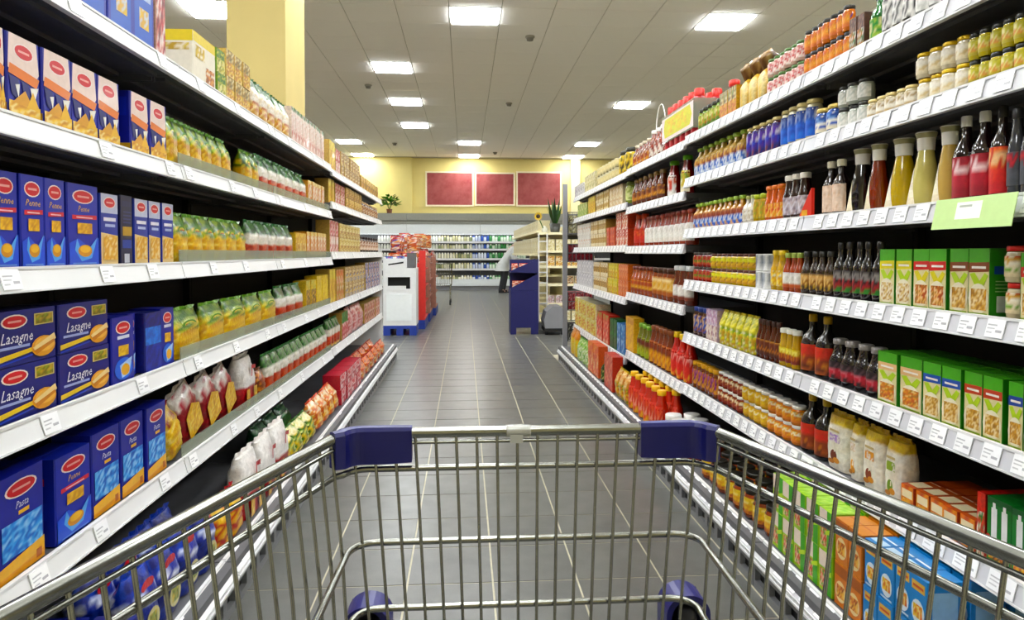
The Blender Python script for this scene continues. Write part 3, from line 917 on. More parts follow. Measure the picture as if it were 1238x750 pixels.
def k_sack(w, h=0.13, pal=None, tie='5a3a22'):   # pouch tied at the neck with a dark ruffle
    r_ = w * 0.48
    b_ = M('film').lathe([(r_ * .8, 0), (r_, h * .12), (r_, h * .5), (r_ * .7, h * .62), (r_ * .3, h * .69)], lambda i, k: random.choice(pal), 12, 0, r_)
    ru = M('film')
    prof = [(r_ * .28, h * .68), (r_ * .6, h * .76), (r_ * 0.99, h * .88), (r_ * 0.95, h * 1.0), (r_ * .5, h * 1.05), (r_ * .2, h * .95)]
    ru.lathe(prof, lambda i, k: random.choice([tie, '3c2416', '74502e', 'b89a6a']), 12, 0, r_)
    for i in range(len(ru.v)):
        x, y, z = ru.v[i]; q_ = random.uniform(0.8, 1.06); ru.v[i] = (x * q_, r_ + (y - r_) * q_, z + random.uniform(-.02, .014))
    return [('sack', b_), ('ruffle', ru)]

def k_pouch(w, h=0.187, d=0.05, rows=None, seal='d8b030'):   # stand-up pouch
    return bag(w, h, d, rows, seal, wob=0.02, top_thin=0.6)

# ------------------------------------------------------------------ placing runs of goods
LABELS = {}
def place(parts, key, xyz, rotz, label, cat, name, group, simple, cache, tilt=(0, 0)):
    if label in LABELS:
        print('DUPLICATE LABEL', label)
    LABELS[label] = 1
    n = len(label.split())
    if n > 16 or n < 4:
        print('LABEL LENGTH', n, label)
    if simple:
        if 'one' not in cache:
            big, ms, idx = merge(parts)
            me = big.mesh(name)
            me.materials.clear()
            for k in ms:
                me.materials.append(MAT[k])
            me.polygons.foreach_set('material_index', idx)
            cache['one'] = me
        o = obj(name, cache['one'], None, xyz)
        o.rotation_euler = (tilt[0], tilt[1], rotz)
        return tag(o, label, cat, group)
    t = empty(name, xyz, label, cat, group)
    t.rotation_euler = (tilt[0], tilt[1], rotz)
    for i, (pn, m_) in enumerate(parts):
        if i not in cache:
            cache[i] = m_.mesh(pn)
        obj(pn, cache[i], t)
    return t

def run(key, px0, px1, n, kind, desc, name, cat, rows=1, tiers=1, inset=0.0, gap=0.0, jit=1.0, tilt=(0, 0), dz=0.0, simple=None, tz=None, rowgap=0.012, **kw):
    """n goods side by side on one shelf between two bearings along the aisle (nearest the trolley first)"""
    left = key[0] in 'LM'
    floor_ = key[1:] == {'L': '6', 'M': '6', 'R': '7', 'S': '6', 'T': '6'}[key[0]]
    lip = (DL if floor_ else XL) if left else (DR if floor_ else XR)
    x = lip - 0.024 if left else lip + 0.024
    if floor_:
        x += -0.045 if left else 0.045
    xx = x - inset if left else x + inset
    a_, b_ = sorted((Y_at(px0, x), Y_at(px1, x)))
    pitch = (b_ - a_) / n
    parts = kind(pitch * (1 - gap) * 0.975, **kw) if kw else kind(pitch * (1 - gap) * 0.975)
    allv = [v for _, m_ in parts for v in m_.v]
    hgt = max(v[2] for v in allv); dep = max(v[1] for v in allv)
    if simple is None:
        simple = a_ > 4.9
    # keep the goods clear of the shelf above (goods in front of its rail may rise past it)
    order = sorted((Z[k] for k in Z if k[0] == key[0]), reverse=True)
    above = [z for z in order if z > Z[key] + 0.01]
    squash = 1.0
    if above and not (floor_ and rows == 1 and dep + inset < 0.13):
        room = min(above) - 0.056 - Z[key] - dz
        if tz is None and hgt * tiers + 0.004 > room:
            squash = (room - 0.004) / (hgt * tiers)
            hgt *= squash
    if tilt[0] or tilt[1]:
        dz = dz + abs(math.sin(tilt[0])) * (dep if tilt[0] < 0 else 0) + abs(math.sin(tilt[1])) * pitch * 0.5 + 0.001
    cache = {}
    sp = shelf_phrase(key)
    rotz = math.pi / 2 if left else -math.pi / 2
    grp = (desc + 'es' if desc[-1] in 'xh' else desc + 's') + ' on the ' + sp
    for r_ in range(rows):
        for t_ in range(tiers):
            for i in range(n):
                y = a_ + pitch * (i + 0.5)
                d_ = (dep + rowgap) * r_ + random.uniform(0, 0.006) * jit
                px_ = xx - d_ if left else xx + d_
                pre = ''
                if tiers > 1:
                    pre = ('lower ', 'upper ')[t_] if tiers == 2 else ('bottom ', 'middle ', 'top ')[t_]
                if rows > 1:
                    pre = ('front-row ', 'second-row ', 'third-row ')[r_] + pre
                if n == 1:
                    lab = f'{pre}{desc} on the {sp}' if pre else f'single {desc} on the {sp}'
                else:
                    lab = f'{ORD[i]} {pre}{desc} from the trolley, {sp}'
                ob_ = place(parts, key, (px_, y, Z[key] + 0.0005 + dz + (tz or hgt + 0.0015) * t_), rotz + math.radians(random.uniform(-2, 2) * jit * (0.5 if tiers > 1 else 1)),
                      lab, cat, name, grp, simple, cache, tilt)
                ob_.scale = (1, 1, squash)

# ------------------------------------------------------------------ goods on the pasta side
B = 'box'
run('L1', 10, 192, 5, k_blue_top, 'tall blue pasta carton with pale diamonds', 'pasta_carton', B)
def R(*z): return list(z)
run('L1', 194, 206, 1, lambda w: k_pack(w, 0.24, 0.08, 'c8a090', R((1, ['b8303a', 'e8d8d0', '7c1c24', 'd89a90', 'f0e6e0']))), 'narrow red and white speckled packet', 'food_packet', B)
run('L1', 237, 264, 1, k_whitecase, 'white display case with yellow top', 'display_case', 'case')
run('L1', 265.5, 276, 1, lambda w: k_pack(w, 0.092, 0.09, '7aa03a', R((.4, ['3f6a20', '7a9c30', 'c8c050']), (.6, ['d8cc6a', 'a8a040', '6a8a28', 'e8e0a0']))), 'green and yellow small box', 'small_box', B, tiers=2)
run('L1', 277, 305, 3, lambda w: k_pack(w, 0.106, 0.09, 'd0b070', R((.45, ['d8c08a', 'b08a40', '7c6a3c', 'e8dcb0']), (.55, ['e2bc5a', 'c88a30', 'f0dca0', 'a86a2a']))), 'tan cereal box with wheat print', 'cereal_box', B, tiers=2)
run('L1', 307, 353, 5, lambda w: bag(w, 0.2, 0.075, [(0.26, ['2c5a28', '1f4a20', '4a7a3c', 'c8d8c0']), (0.3, ['f0e8dc', 'e6d8bc', 'd8c090']), (0.44, ['d8b070', 'c89a50', 'b8582c', 'e8d0a0'])], '2c5a28'), 'clear noodle bag with green top', 'noodle_bag', 'bag')
PK = R((.12, ['3a7a34', '2c5a28', 'e8e0d8']), (.5, ['f2e4dc', 'ecd0c4', 'f6ece4', 'e0b8a8']), (.38, ['f0dcd0', 'd8a090', 'c87868', 'f4e8e0']))
run('L1', 355, 393, 10, lambda w: k_pack(w, 0.205, 0.08, 'eedacb', PK), 'slim pink and white packet', 'slim_packet', B)
run('L2', -2, 12, 1, k_wheat, 'peach wheat pasta carton at the frame edge', 'pasta_carton', B)
run('L2', 13, 149, 4, k_wheat, 'peach pasta carton with golden wheat', 'pasta_carton', B)
run('L2', 161, 204, 2, k_wheat, 'peach pasta carton beside the green bags', 'pasta_carton', B)
run('L2', 207, 283, 6, k_gbag, 'green topped clear pasta bag', 'pasta_bag', 'bag')
run('L2', 300, 316, 2, k_gbag, 'green topped pasta bag beside red ones', 'pasta_bag', 'bag')
run('L2', 317, 373, 6, k_rwbag, 'white and red noodle bag', 'noodle_bag', 'bag')
ORP = R((.15, ['e8d8a0', 'd8b060']), (.6, ['d8783a', 'e8dcc0', 'c85a28', 'f0e4d0']), (.25, ['e0b060', 'd08a3a']))
run('L2', 374, 393, 5, lambda w: k_pack(w, 0.16, 0.08, 'd89a50', ORP), 'orange striped packet', 'slim_packet', B)
run('L3', -6, 80, 3, k_tall, 'dark blue pasta carton with gold script', 'pasta_carton', B)
run('L3', 84, 122, 1, k_tall, 'dark blue pasta carton after a gap', 'pasta_carton', B)
run('L3', 123, 146, 1, k_beige, 'beige and blue pasta carton by dark one', 'pasta_carton', B)
run('L3', 147.5, 163, 1, k_navy, 'navy pasta carton turned edgewise', 'pasta_carton', B)
run('L3', 164, 212, 3, k_beige, 'beige and blue pasta carton', 'pasta_carton', B)
run('L3', 214, 302, 6, k_gbag, 'green topped clear pasta bag', 'pasta_bag', 'bag')
run('L3', 304, 357, 5, k_rwbag, 'white and red noodle bag', 'noodle_bag', 'bag')
run('L3', 358, 371, 2, lambda w: k_pack(w, 0.15, 0.08, 'e0b850', R((.4, ['e8cc7a', 'd8a83a', 'c89030']), (.6, ['e8d8a8', 'd8b050', 'b87a28']))), 'yellow noodle packet', 'noodle_packet', B)
run('L3', 372, 395, 6, lambda w: k_pack(w, 0.165, 0.08, 'd89a50', ORP), 'orange striped packet', 'slim_packet', B)
run('L4', -14, 131, 2, k_lasagne, 'wide blue lasagne carton', 'lasagne_carton', B, tiers=2)
run('L4', 133, 161, 1, k_bowl, 'blue pasta carton with bowl print', 'pasta_carton', B)
run('L4', 162, 172, 1, k_bowl, 'narrow blue carton behind bowl print', 'pasta_carton', B, inset=0.02)
run('L4', 174, 194, 1, lambda w: k_pack(w, 0.178, 0.1, '141c78', R((.25, ['141c78', '1a2690', '101560']), (.3, ['4a7ad8', '6a9ae8', '3a64c8']), (.45, ['161e80', '1c2a9a', '2a3cae']))), 'plain dark blue carton with light patch', 'pasta_carton', B)
run('L4', 195.5, 211, 1, k_bowl, 'blue pasta carton beside green bags', 'pasta_carton', B)
run('L4', 214, 338, 5, k_gbag, 'green topped clear pasta bag', 'pasta_bag', 'bag')
run('L4', 339, 369, 3, k_rwbag, 'white and red noodle bag', 'noodle_bag', 'bag')
run('L4', 370, 382, 2, lambda w: k_pack(w, 0.19, 0.08, 'd8b43a', R((.3, ['e8c85a', 'd8d080', 'c8b040']), (.5, ['e0b030', '3a2a18', 'd89a28', '5a4020']), (.2, ['e8c060']))), 'yellow packet with dark window', 'noodle_packet', B)
run('L4', 383, 396, 2, lambda w: k_pack(w, 0.21, 0.08, 'e6c23e', R((1, ['e8c848', 'e0b838', 'f0d870', 'd8a830']))), 'tall yellow packet', 'yellow_packet', B)
run('L5', -12, 51, 1, lambda w: k_penne(w), 'large blue penne carton at the frame edge', 'pasta_carton', B)
run('L5', 61, 106, 1, lambda w: k_tall(w), 'blue pasta carton with red strip and bowl', 'pasta_carton', B, jit=0)
run('L5', 107.5, 200, 3, k_penne, 'large blue penne carton', 'pasta_carton', B)
run('L5', 206, 224, 1, lambda w: k_softbag(w, 0.17, 0.09, R((.3, ['8a1c20', 'c89a30', 'e0b84a']), (.7, ['e8b83a', 'f0cc60', 'd8941e', 'f4dc90'])), 'a01820'), 'slumped yellow noodle bag', 'noodle_bag', 'bag', tilt=(0, -0.3))
run('L5', 226, 292, 3, k_redbag, 'leaning red noodle bag with yellow window', 'noodle_bag', 'bag', tilt=(0, -0.36), inset=0.01, gap=0.12)
run('L5', 294, 312, 1, lambda w: k_whitebag(w, 0.235), 'tall white noodle bag with red sign', 'noodle_bag', 'bag')
run('L5', 314, 322, 1, lambda w: k_softbag(w, 0.14, 0.07, R((1, ['b8582a', '8a3a20', 'd8a060', '5a2a1a'])), '6a3a20'), 'small brown pouch', 'food_pouch', 'bag')
GT = R((.38, ['2c6a2c', '3f8a34', '1c4a20', '4a9a44', '163a1a']), (.3, ['e8a850', 'f0d8b0', 'd87830', 'e8e0d0']), (.32, ['c84a28', 'e07a34', 'a83020', 'e8b870']))
run('L5', 324, 396, 11, lambda w: k_rwbag(w, 0.19), 'slim green topped noodle bag', 'noodle_bag', 'bag')
NB = R((.3, ['1c2f9a', '101a60', '3a56c4', 'e6e8f2']), (.3, ['16206e', '2440a8', 'c8d0e8', '0c1238']), (.4, ['d8b83c', 'b89a2a', '2a48b4', 'e8dca0']))
run('L6', 60, 160, 3, k_lasagne, 'blue carton lying low by the trolley', 'lasagne_carton', B, rows=2)
def k_bluebag(w):
    r_ = bag(w, 0.2, 0.1, [(0.25, ['1c2f9a', '16206e', '3a56c4']), (0.2, ['e6e8f2', '1c2f9a', 'c8d0e8']), (0.55, ['16206e', '1c2c8a', '22389c'])], '2440a8')
    lb = M('film'); decal(lb, w * .8, 0.2, [('e', 0.5, 0.28, 0.34, 0.17, 'd8cf9a'), ('g', 0.3, 0.18, 0.7, 0.38, 4, 3, ['7c8a2a', 'a8b03a', 'd8b83c', '5a6a20'])], y=-0.002)
    lg = M('film'); decal(lg, w * .8, 0.2, [('e', 0.5, 0.76, 0.32, 0.08, 'd02a30')], y=0.012)
    return r_ + [('picture', lb), ('logo', lg)]
run('L6', 165, 262, 4, k_bluebag, 'blue tortellini bag with green dumplings', 'pasta_bag', 'bag', rows=2)
run('L6', 264, 296, 2, lambda w: k_softbag(w, 0.17, 0.1, R((.35, ['e8b83a', 'c83a28', 'f0d080']), (.65, ['a81c24', 'e8a83a', 'c02a30', 'f0c860'])), 'a01820'), 'red and yellow soft bag', 'noodle_bag', 'bag')
run('L6', 296, 352, 3, lambda w: k_whitebag(w, 0.26), 'white noodle bag with red sign and yellow windows', 'noodle_bag', 'bag', gap=0.08)
run('L6', 352, 384, 4, lambda w: k_softbag(w, 0.14, 0.1, R((.3, ['e8dca0', '8aa83a', 'f0e8c0']), (.7, ['d8b83c', '4a7a2c', 'e8c860', '2f5a24', 'c8d080'])), '3f6a2c'), 'yellow and green pasta sack', 'pasta_sack', 'bag', tilt=(-0.25, 0))
run('L6', 356, 388, 3, lambda w: k_softbag(w, 0.15, 0.09, R((.4, ['1c4a2c', '2f6a3a', '0f3018']), (.6, ['1f5a34', 'e0d080', '3f7a3c', '16402a'])), '1c4a2c'), 'dark green leaning sack behind', 'pasta_sack', 'bag', inset=0.15, dz=0.02, tilt=(-0.2, 0))
run('L6', 386, 412, 4, lambda w: k_softbag(w, 0.16, 0.1, R((.4, ['e8903a', 'd85a28', 'f0e0c0']), (.6, ['d8722a', 'c0401e', 'e8b050', 'f0d8a0'])), 'd04a20'), 'orange snack bag with white flecks', 'snack_bag', 'bag', tilt=(-0.25, 0))
run('L6', 413, 436, 4, lambda w: k_pack(w, 0.1, 0.12, 'b8404a', R((.4, ['d8303a', 'f4e8e8', 'e85a5a', 'f0d0d0']), (.6, ['e06a72', 'f6e4e4', 'a01c28', 'f0d0d0', 'c83a44']))), 'pink and red box in a low stack', 'red_box', B, tiers=2, jit=2)
run('L6', 437, 466, 6, lambda w: k_softbag(w, 0.14, 0.1, R((.4, ['d8452a', 'e88a3a', '8a2a1a']), (.6, ['c83a24', 'e0a860', 'f0dcc0', '7a2a1c'])), 'b83020'), 'red and orange snack bag', 'snack_bag', 'bag', rows=2)
# far pasta side bays
YLW = R((.3, ['e8d050', 'd8b830', 'f0e080']), (.7, ['e6c040', 'd8a428', 'f0d870', 'c8882a']))
BRW = R((.4, ['8a6a48', 'c8a878', '5a3a26', 'e0d0b0']), (.6, ['d8b878', 'a87848', 'e8dcb8', '6a4a30']))
RDW = R((.5, ['b82c34', 'f0e0dc', 'c84a50', '8a1c26']), (.5, ['f0e4dc', 'c03038', 'e8c0b8']))
TAN = R((.4, ['e0c078', 'c89a48', 'f0deb0']), (.6, ['d8a850', 'a87438', 'e8cc90', '7a5430']))
def P(h, rows_, base='b89a60', d=0.1):
    return lambda w: k_pack(w, h, d, base, rows_, nx=3)
run('M1', 399, 406, 2, P(0.215, YLW), 'tall yellow packet', 'yellow_packet', B)
run('M1', 407, 413, 2, P(0.19, RDW), 'red and white packet', 'red_packet', B)
run('M1', 414, 436, 7, P(0.1, BRW), 'small brown coffee box', 'coffee_box', B, tiers=2)
run('M1', 437, 458, 8, P(0.13, TAN), 'beige dumpling box', 'food_box', B)
run('M2', 399, 405, 2, P(0.17, YLW), 'yellow packet', 'yellow_packet', B)
run('M2', 406, 418, 4, P(0.16, RDW), 'red and cream packet', 'red_packet', B)
run('M2', 419, 438, 6, P(0.085, TAN), 'tan flat box', 'flat_box', B, tiers=2)
run('M2', 439, 458, 7, lambda w: k_jar(w, 0.13, '6a4430', 'c8a880', ['b89070', 'e0d0b8', '8a5a40']), 'brown jar with pale lid', 'glass_jar', 'jar')
run('M3', 399, 410, 3, P(0.23, RDW), 'tall red and white packet', 'red_packet', B)
run('M3', 411, 436, 7, P(0.11, R((.5, ['e0c878', 'c8a850', 'f0e8c0']), (.5, ['c89a50', 'a8783a', 'e8d8a0']))), 'ochre rusk box', 'rusk_box', B, tiers=2)
run('M3', 437, 459, 7, lambda w: k_jar(w, 0.15, '3a2420', '2a1a1a', ['c8a890', '8a5a48', 'e0d0c0']), 'dark lidded coffee jar', 'glass_jar', 'jar')
run('M4', 399, 406, 2, P(0.24, YLW), 'tall yellow packet', 'yellow_packet', B)
run('M4', 407, 416, 3, P(0.23, R((1, ['d8502c', 'e89a40', 'f0e0c0', 'b83020', '8a9a30']))), 'orange and red packet', 'orange_packet', B)
run('M4', 417, 441, 6, P(0.12, R((.5, ['d8b878', '8a5a3a', 'e8d8b0']), (.5, ['c8a060', 'e0c890', '5a7ab8']))), 'tan biscuit box', 'biscuit_box', B, tiers=2)
run('M4', 442, 459, 5, P(0.13, R((1, ['5a7ab8', 'e8e0e0', 'a83a3a', 'c8b8b8', '3a4a8a']))), 'blue and white biscuit box', 'biscuit_box', B, tiers=2)
run('M5', 399, 412, 4, lambda w: k_rwbag(w, 0.2), 'green topped noodle bag', 'noodle_bag', 'bag')
run('M5', 413, 421, 3, P(0.21, R((.4, ['4a8a3c', '2c5a28']), (.6, ['d8303a', 'f0e0e0', 'b82028']))), 'red foot green top packet', 'noodle_packet', B)
run('M5', 422, 440, 3, lambda w: k_softbag(w, 0.22, 0.1, R((1, ['d89a98', 'c87878', 'e8c8c4', 'b85a5a'])), 'c88080'), 'large pink biscuit bag', 'biscuit_bag', 'bag')
run('M5', 441, 459, 6, P(0.19, R((1, ['c87a68', 'e8d0c0', '9a4a40', 'd8a890']))), 'pale red biscuit packet', 'biscuit_packet', B)

# ------------------------------------------------------------------ goods on the sauce side
WJ = ['f0ece2', 'e0dccf', 'cfc9b8']
def jar(h, body, lid, pal, **k): return lambda w, **kk: k_jar(w, h, body, lid, pal, **{**k, **kk})
def bot(h, body, cap, pal, **k): return lambda w, **kk: k_bottle(w, h, body, cap, pal, **{**k, **kk})
J = 'jar'; BT = 'bottle'
run('R1', 1096, 1180, 5, jar(0.15, '8a8c88', '20201e', ['f4f2ee', 'e6e4e0', 'c8c8c4']), 'white labelled jar with black lid', 'glass_jar', J)
run('R1', 1056, 1094, 3, jar(0.15, '2a2a2c', '151515', ['e8e6e2', '3a3a3c', 'f0eeea']), 'black jar with white label', 'glass_jar', J)
run('R1', 1041, 1055, 1, bot(0.15, '2f6a34', '2a2a20', ['3f8a44', '9ab85a', 'd8d0a0']), 'small green bottle by black jars', 'glass_bottle', BT)
run('R1', 1022, 1040, 2, lambda w: k_pack(w, 0.11, 0.09, '5a3a30', R((.4, ['6a4034', '3a2420', '8a6a58']), (.6, ['3f6a34', 'b87a48', 'e8e0d8', '5a3428']))), 'brown box with leaning white card', 'food_box', B)
run('R1', 966, 1020, 7, jar(0.083, 'd8742a', '2a2622', [['e08038', 'c85a24'], ['3a4a8a', 'e8a050', 'd86a2a'], ['e89040', 'f0c080', 'c8501e'], ['d8702a']]), 'orange pepper jar with dark lid', 'glass_jar', J, tiers=2, rmax=0.038)
run('R1', 922, 964, 6, jar(0.075, 'd8b8a8', '4a6a34', ['f0dcd4', 'd89a98', 'e8e0d8', 'c85a5a']), 'pink labelled small jar with green lid', 'glass_jar', J, tiers=2)
run('R1', 889, 921, 3, lambda w: k_sack(w, 0.2, ['e0a93a', 'd8962a', 'f0cc70', 'f4e4b0']), 'yellow gift sack tied with brown ruffle', 'gift_sack', 'sack')
run('R1', 868, 888, 4, lambda w: k_pack(w, 0.13, 0.1, 'c8a050', R((.45, ['8a9a60', 'e8dcb0', '6a4a30', 'c8b080']), (.55, ['e8b83a', 'd89a28', 'c85a3a']))), 'speckled yellow soup box', 'soup_box', B)
run('R1', 840, 867, 5, jar(0.12, '6a8a3a', '2a2a22', [['d8c88a', '3a3a24'], ['a8b850', 'e0d8a0'], ['c87a3a', '8aa040'], ['5a7a30']]), 'green pickle jar with dark lid', 'glass_jar', J)
# shrink-wrapped red bottles with a yellow panel
def multipack(w):
    parts = []
    n = 6; p_ = w / n; R_ = p_ * 0.47
    for k in range(n):
        for rr in range(2):
            cx = -w / 2 + p_ * (k + .5); cy = R_ + rr * p_ * 1.0
            parts.append(('bottle', M('plastic').lathe([(R_, 0), (R_, 0.18), (R_ * .8, 0.205), (R_ * .5, 0.222)], ['b0222c', 'b0222c', 'a81c26'], 9, cx, cy)))
            parts.append(('cap', M('plastic').lathe([(R_ * .62, 0.216), (R_ * .62, 0.255), (R_ * .5, 0.26)], 'd8342c', 9, cx, cy)))
    d_ = p_ * 2
    wr = M('acrylic')
    wr.box(-w / 2, -0.002, 0.04, w / 2, -0.001, 0.2).box(w / 2, -0.002, 0.04, w / 2 + 0.001, d_, 0.2)
    parts.append(('wrap', wr))
    pn = M('label')
    decal(pn, w, 0.24, [('r', 0.0, 0.2, 1, 0.78, 'efe0e0'), ('p', [(0.1, 0.28), (0.9, 0.28), (0.96, 0.5), (0.9, 0.74), (0.1, 0.74), (0.06, 0.5)], 'd8d23a'), ('g', 0.2, 0.34, 0.8, 0.68, 6, 4, ['e0d848', 'e8c83a', 'd8e050', 'e0b83a'])], y=-0.003)
    parts.append(('wrap_print', pn))
    return parts
run('R1', 799, 838, 1, multipack, 'shrink-wrapped pack of red bottles with yellow panel', 'bottle_multipack', 'multipack')
run('R1', 839.5, 851, 1, lambda w: k_bottle(w, 0.27, 'a81e26', 'd8362c', None, capmat='plastic', neck=0.6), 'tall red capped bottle beside the multipack', 'plastic_bottle', BT, inset=0.14)
run('R2', 1161, 1262, 7, jar(0.064, 'c8b84a', '22221c', [['d8d070', 'a8a03a'], ['e8e0b0', 'c8c060'], ['d8a070', 'e0d890'], ['b8a838']]), 'yellow-green olive jar with black lid', 'glass_jar', J, tiers=2)
run('R2', 1099, 1160, 4, jar(0.068, 'e8dcc0', 'dcb638', [['f2ecdc', 'e8dec4'], ['f6f0e4'], ['f0e8d4', 'dcc8a0'], ['e8dcc0']]), 'cream jar with golden lid', 'glass_jar', J, tiers=2)
run('R2', 1041, 1098, 5, jar(0.064, 'c8b890', 'd8c48a', [['f0e8d8', 'd8c8a0'], ['e8e0d0', 'b8a078'], ['f2ece0'], ['c8b088']]), 'small cream jar with pale gold lid', 'glass_jar', J)
run('R2', 1050, 1080, 2, jar(0.075, 'b8b088', '7a7456', ['e8e4d4', 'c8c0a0']), 'taller olive jar behind cream jars', 'glass_jar', J, inset=0.12)
run('R2', 1006, 1040, 3, jar(0.07, 'a8aca0', '2c2c2a', ['f2f0ea', 'e0ded6', 'c8ccc4']), 'white labelled jar with black lid', 'glass_jar', J, tiers=2)
run('R2', 978, 1005, 2, jar(0.1, '2f56b0', 'd8c070', [['3a66c0', 'e8e4d8'], ['2a4a9c', '8aa8d8'], ['f0ece0', '2f56b0'], ['e8e0c8']]), 'small blue jar with gold lid', 'glass_jar', J)
BLJ = [['24408c', '1c3478'], ['e8e6ea', '2c4a9c', '8a9ac8'], ['2a58c0', '3a70d8'], ['2f66d0', '4a84e0']]
run('R2', 937, 977, 4, jar(0.15, 'd8d0b0', 'e0cf94', BLJ, lz=(0.12, 0.8), lidh=0.1), 'tall blue labelled jar with gold lid', 'glass_jar', J)
PUJ = [['2c2a7a', '3a2f8c'], ['5a3a9c', 'd8d0e0'], ['3a4ab0', '4a2f8a'], ['6a2a3a', '2a2a6a']]
run('R2', 897, 936, 5, jar(0.14, '5a2a30', 'dcc88a', PUJ, lz=(0.08, 0.82), lidh=0.1), 'purple labelled jar with gold lid', 'glass_jar', J)
DRS = [['d8c890', 'b89048'], ['8a4a2a', 'e0b060'], ['3a66b8', 'e0e4ea'], ['4a78c8', 'd8dce0']]
run('R2', 836, 893, 8, bot(0.155, 'c8a868', '9ab84a', DRS, lz=(0.05, 0.6), capw=1.3), 'dressing bottle with green cap and blue label', 'glass_bottle', BT)
run('R3', 1208, 1262, 3, bot(0.2, '3a3c42', '2a2a2e', [['4a4c52', '3a3c40'], ['c83038', '44464c'], ['50525a', '3c3e44'], ['44464c']]), 'smoke grey bottle with red mark', 'glass_bottle', BT, neck=0.5)
run('R3', 1186, 1207, 1, bot(0.225, '1a0c0c', '1c1a1a', [['d8342c', 'e85a2c'], ['c82428', 'f0c8a0'], ['e03a28', 'd82a28'], ['c82028']]), 'black sauce bottle with orange-red label', 'glass_bottle', BT, lz=(0.05, 0.55))
run('R3', 1141, 1185, 2, bot(0.235, '1c0a0c', 'eceae6', [['b0182c', '9c1226'], ['f0d8d8', 'a8162a'], ['b01a2e', 'c02a3a'], ['9a1024']]), 'dark bottle with crimson label and white cap', 'glass_bottle', BT, lz=(0.05, 0.52))
for a_, b_, c_, nm in ((1113, 1140, 'd8b878', 'cone dressing bottle, tan'), (1084, 1112, 'dcd08a', 'cone dressing bottle, pale yellow'), (1056, 1083, 'd8b41c', 'cone dressing bottle, bright yellow'),
                       (1035, 1055, '8a3420', 'cone dressing bottle, red-brown'), (1013, 1034, '1a1210', 'cone dressing bottle, black')):
    run('R3', a_, b_, 1, lambda w: k_cone(w, c_), nm, 'dressing_bottle', BT)
run('R3', 989, 1012, 2, bot(0.185, '1e1210', 'efe6cf', ['f0dccc', 'e8d0bc', 'd8b8a0'], lz=(0.06, 0.55), capw=1.2), 'slim dark bottle with peach label', 'glass_bottle', BT)
run('R3', 942, 968, 3, bot(0.17, '2a1210', 'e8e2d6', ['d8d4dc', '8a7a80', 'b8a8a8'], neck=0.62, lz=(0.1, 0.5)), 'dark sauce jar with white cap', 'sauce_bottle', BT)
run('R3', 921, 941, 3, bot(0.145, 'd8602a', 'e07a3a', ['e88a4a', 'f0c89a', 'c8401e', 'e8b83a']), 'orange sauce bottle', 'sauce_bottle', BT, neck=0.7)
run('R3', 907, 920, 2, jar(0.12, 'c8a030', 'a8b43a', ['d8b83c', 'b8862a', '8a9a30']), 'mustard yellow jar', 'glass_jar', J)
run('R3', 893, 906, 2, bot(0.125, 'e8e0d0', 'b8c070', ['f0ece4', 'd8d0c0', 'b8a890']), 'cream dressing bottle', 'glass_bottle', BT)
run('R3', 836, 892, 10, bot(0.135, 'c8904a', '9aba48', [['e0b050', 'c8782a'], ['8a3a22', 'a85a34'], ['e0e4ec', '3a6ac0'], ['3a6ac8', 'd8a860']], lz=(0.05, 0.62), capw=1.3), 'small dressing bottle with lime cap', 'glass_bottle', BT)
# red wedge shelf stopper
wd = M('plastic'); wd.add([(0, 0, 0), (0.09, 0, 0), (0.09, 0, 0.1), (0, 0.012, 0), (0.09, 0.012, 0), (0.09, 0.012, 0.1)], [(0, 1, 2), (5, 4, 3), (0, 3, 4, 1), (1, 4, 5, 2), (2, 5, 3, 0)], 'd22a20')
decal(wd, 0.09, 0.1, [('r', 0.75, 0.05, 1.2, 0.25, 'd8a03a')])
yy = YR(977)
tag(put('shelf_divider', wd, None, (XR + 0.01, yy + 0.05, Z['R3'] + 0.001), (0, 0, -math.pi / 2)), 'red wedge-shaped shelf divider beside slim dark bottles', 'divider')
# pale green shelf card on the third rail
gc = M('plastic').box(-0.125, -0.002, -0.075, 0.125, 0, 0, 'c4e09a'); decal(gc, 0.25, -0.075, [('r', 0.3, 0.15, 0.62, 0.7, 'f4f8ec'), ('r', 0.34, 0.25, 0.5, 0.32, 'b0b8a8')], y=-0.0021)
tag(put('shelf_card', gc, None, (XR - 0.018, 1.50, Z['R3'] + 0.004), (-0.2, 0, -math.pi / 2)), 'wide pale green card hooked over the third sauce rail', 'card')

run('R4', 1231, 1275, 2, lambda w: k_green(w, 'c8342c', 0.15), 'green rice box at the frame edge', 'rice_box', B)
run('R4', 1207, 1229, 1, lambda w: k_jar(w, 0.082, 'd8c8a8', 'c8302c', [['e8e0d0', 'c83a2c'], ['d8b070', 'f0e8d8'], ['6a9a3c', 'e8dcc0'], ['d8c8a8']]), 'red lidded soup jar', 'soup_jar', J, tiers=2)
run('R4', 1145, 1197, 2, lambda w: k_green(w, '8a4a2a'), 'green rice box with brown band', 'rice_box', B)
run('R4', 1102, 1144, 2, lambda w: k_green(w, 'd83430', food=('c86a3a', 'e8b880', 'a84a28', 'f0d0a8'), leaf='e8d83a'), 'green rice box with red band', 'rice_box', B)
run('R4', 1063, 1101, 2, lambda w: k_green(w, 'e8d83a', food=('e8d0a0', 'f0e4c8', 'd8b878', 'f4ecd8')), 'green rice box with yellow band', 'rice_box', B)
run('R4', 1003, 1061, 5, bot(0.185, '120c0c', '1c1816', [['1a1212', '241818'], ['8a8480', '201616'], ['a01c24', '1a1010'], ['3f7a3c', '7a1c20']]), 'black sauce bottle with dark red label', 'sauce_bottle', BT, neck=0.42)
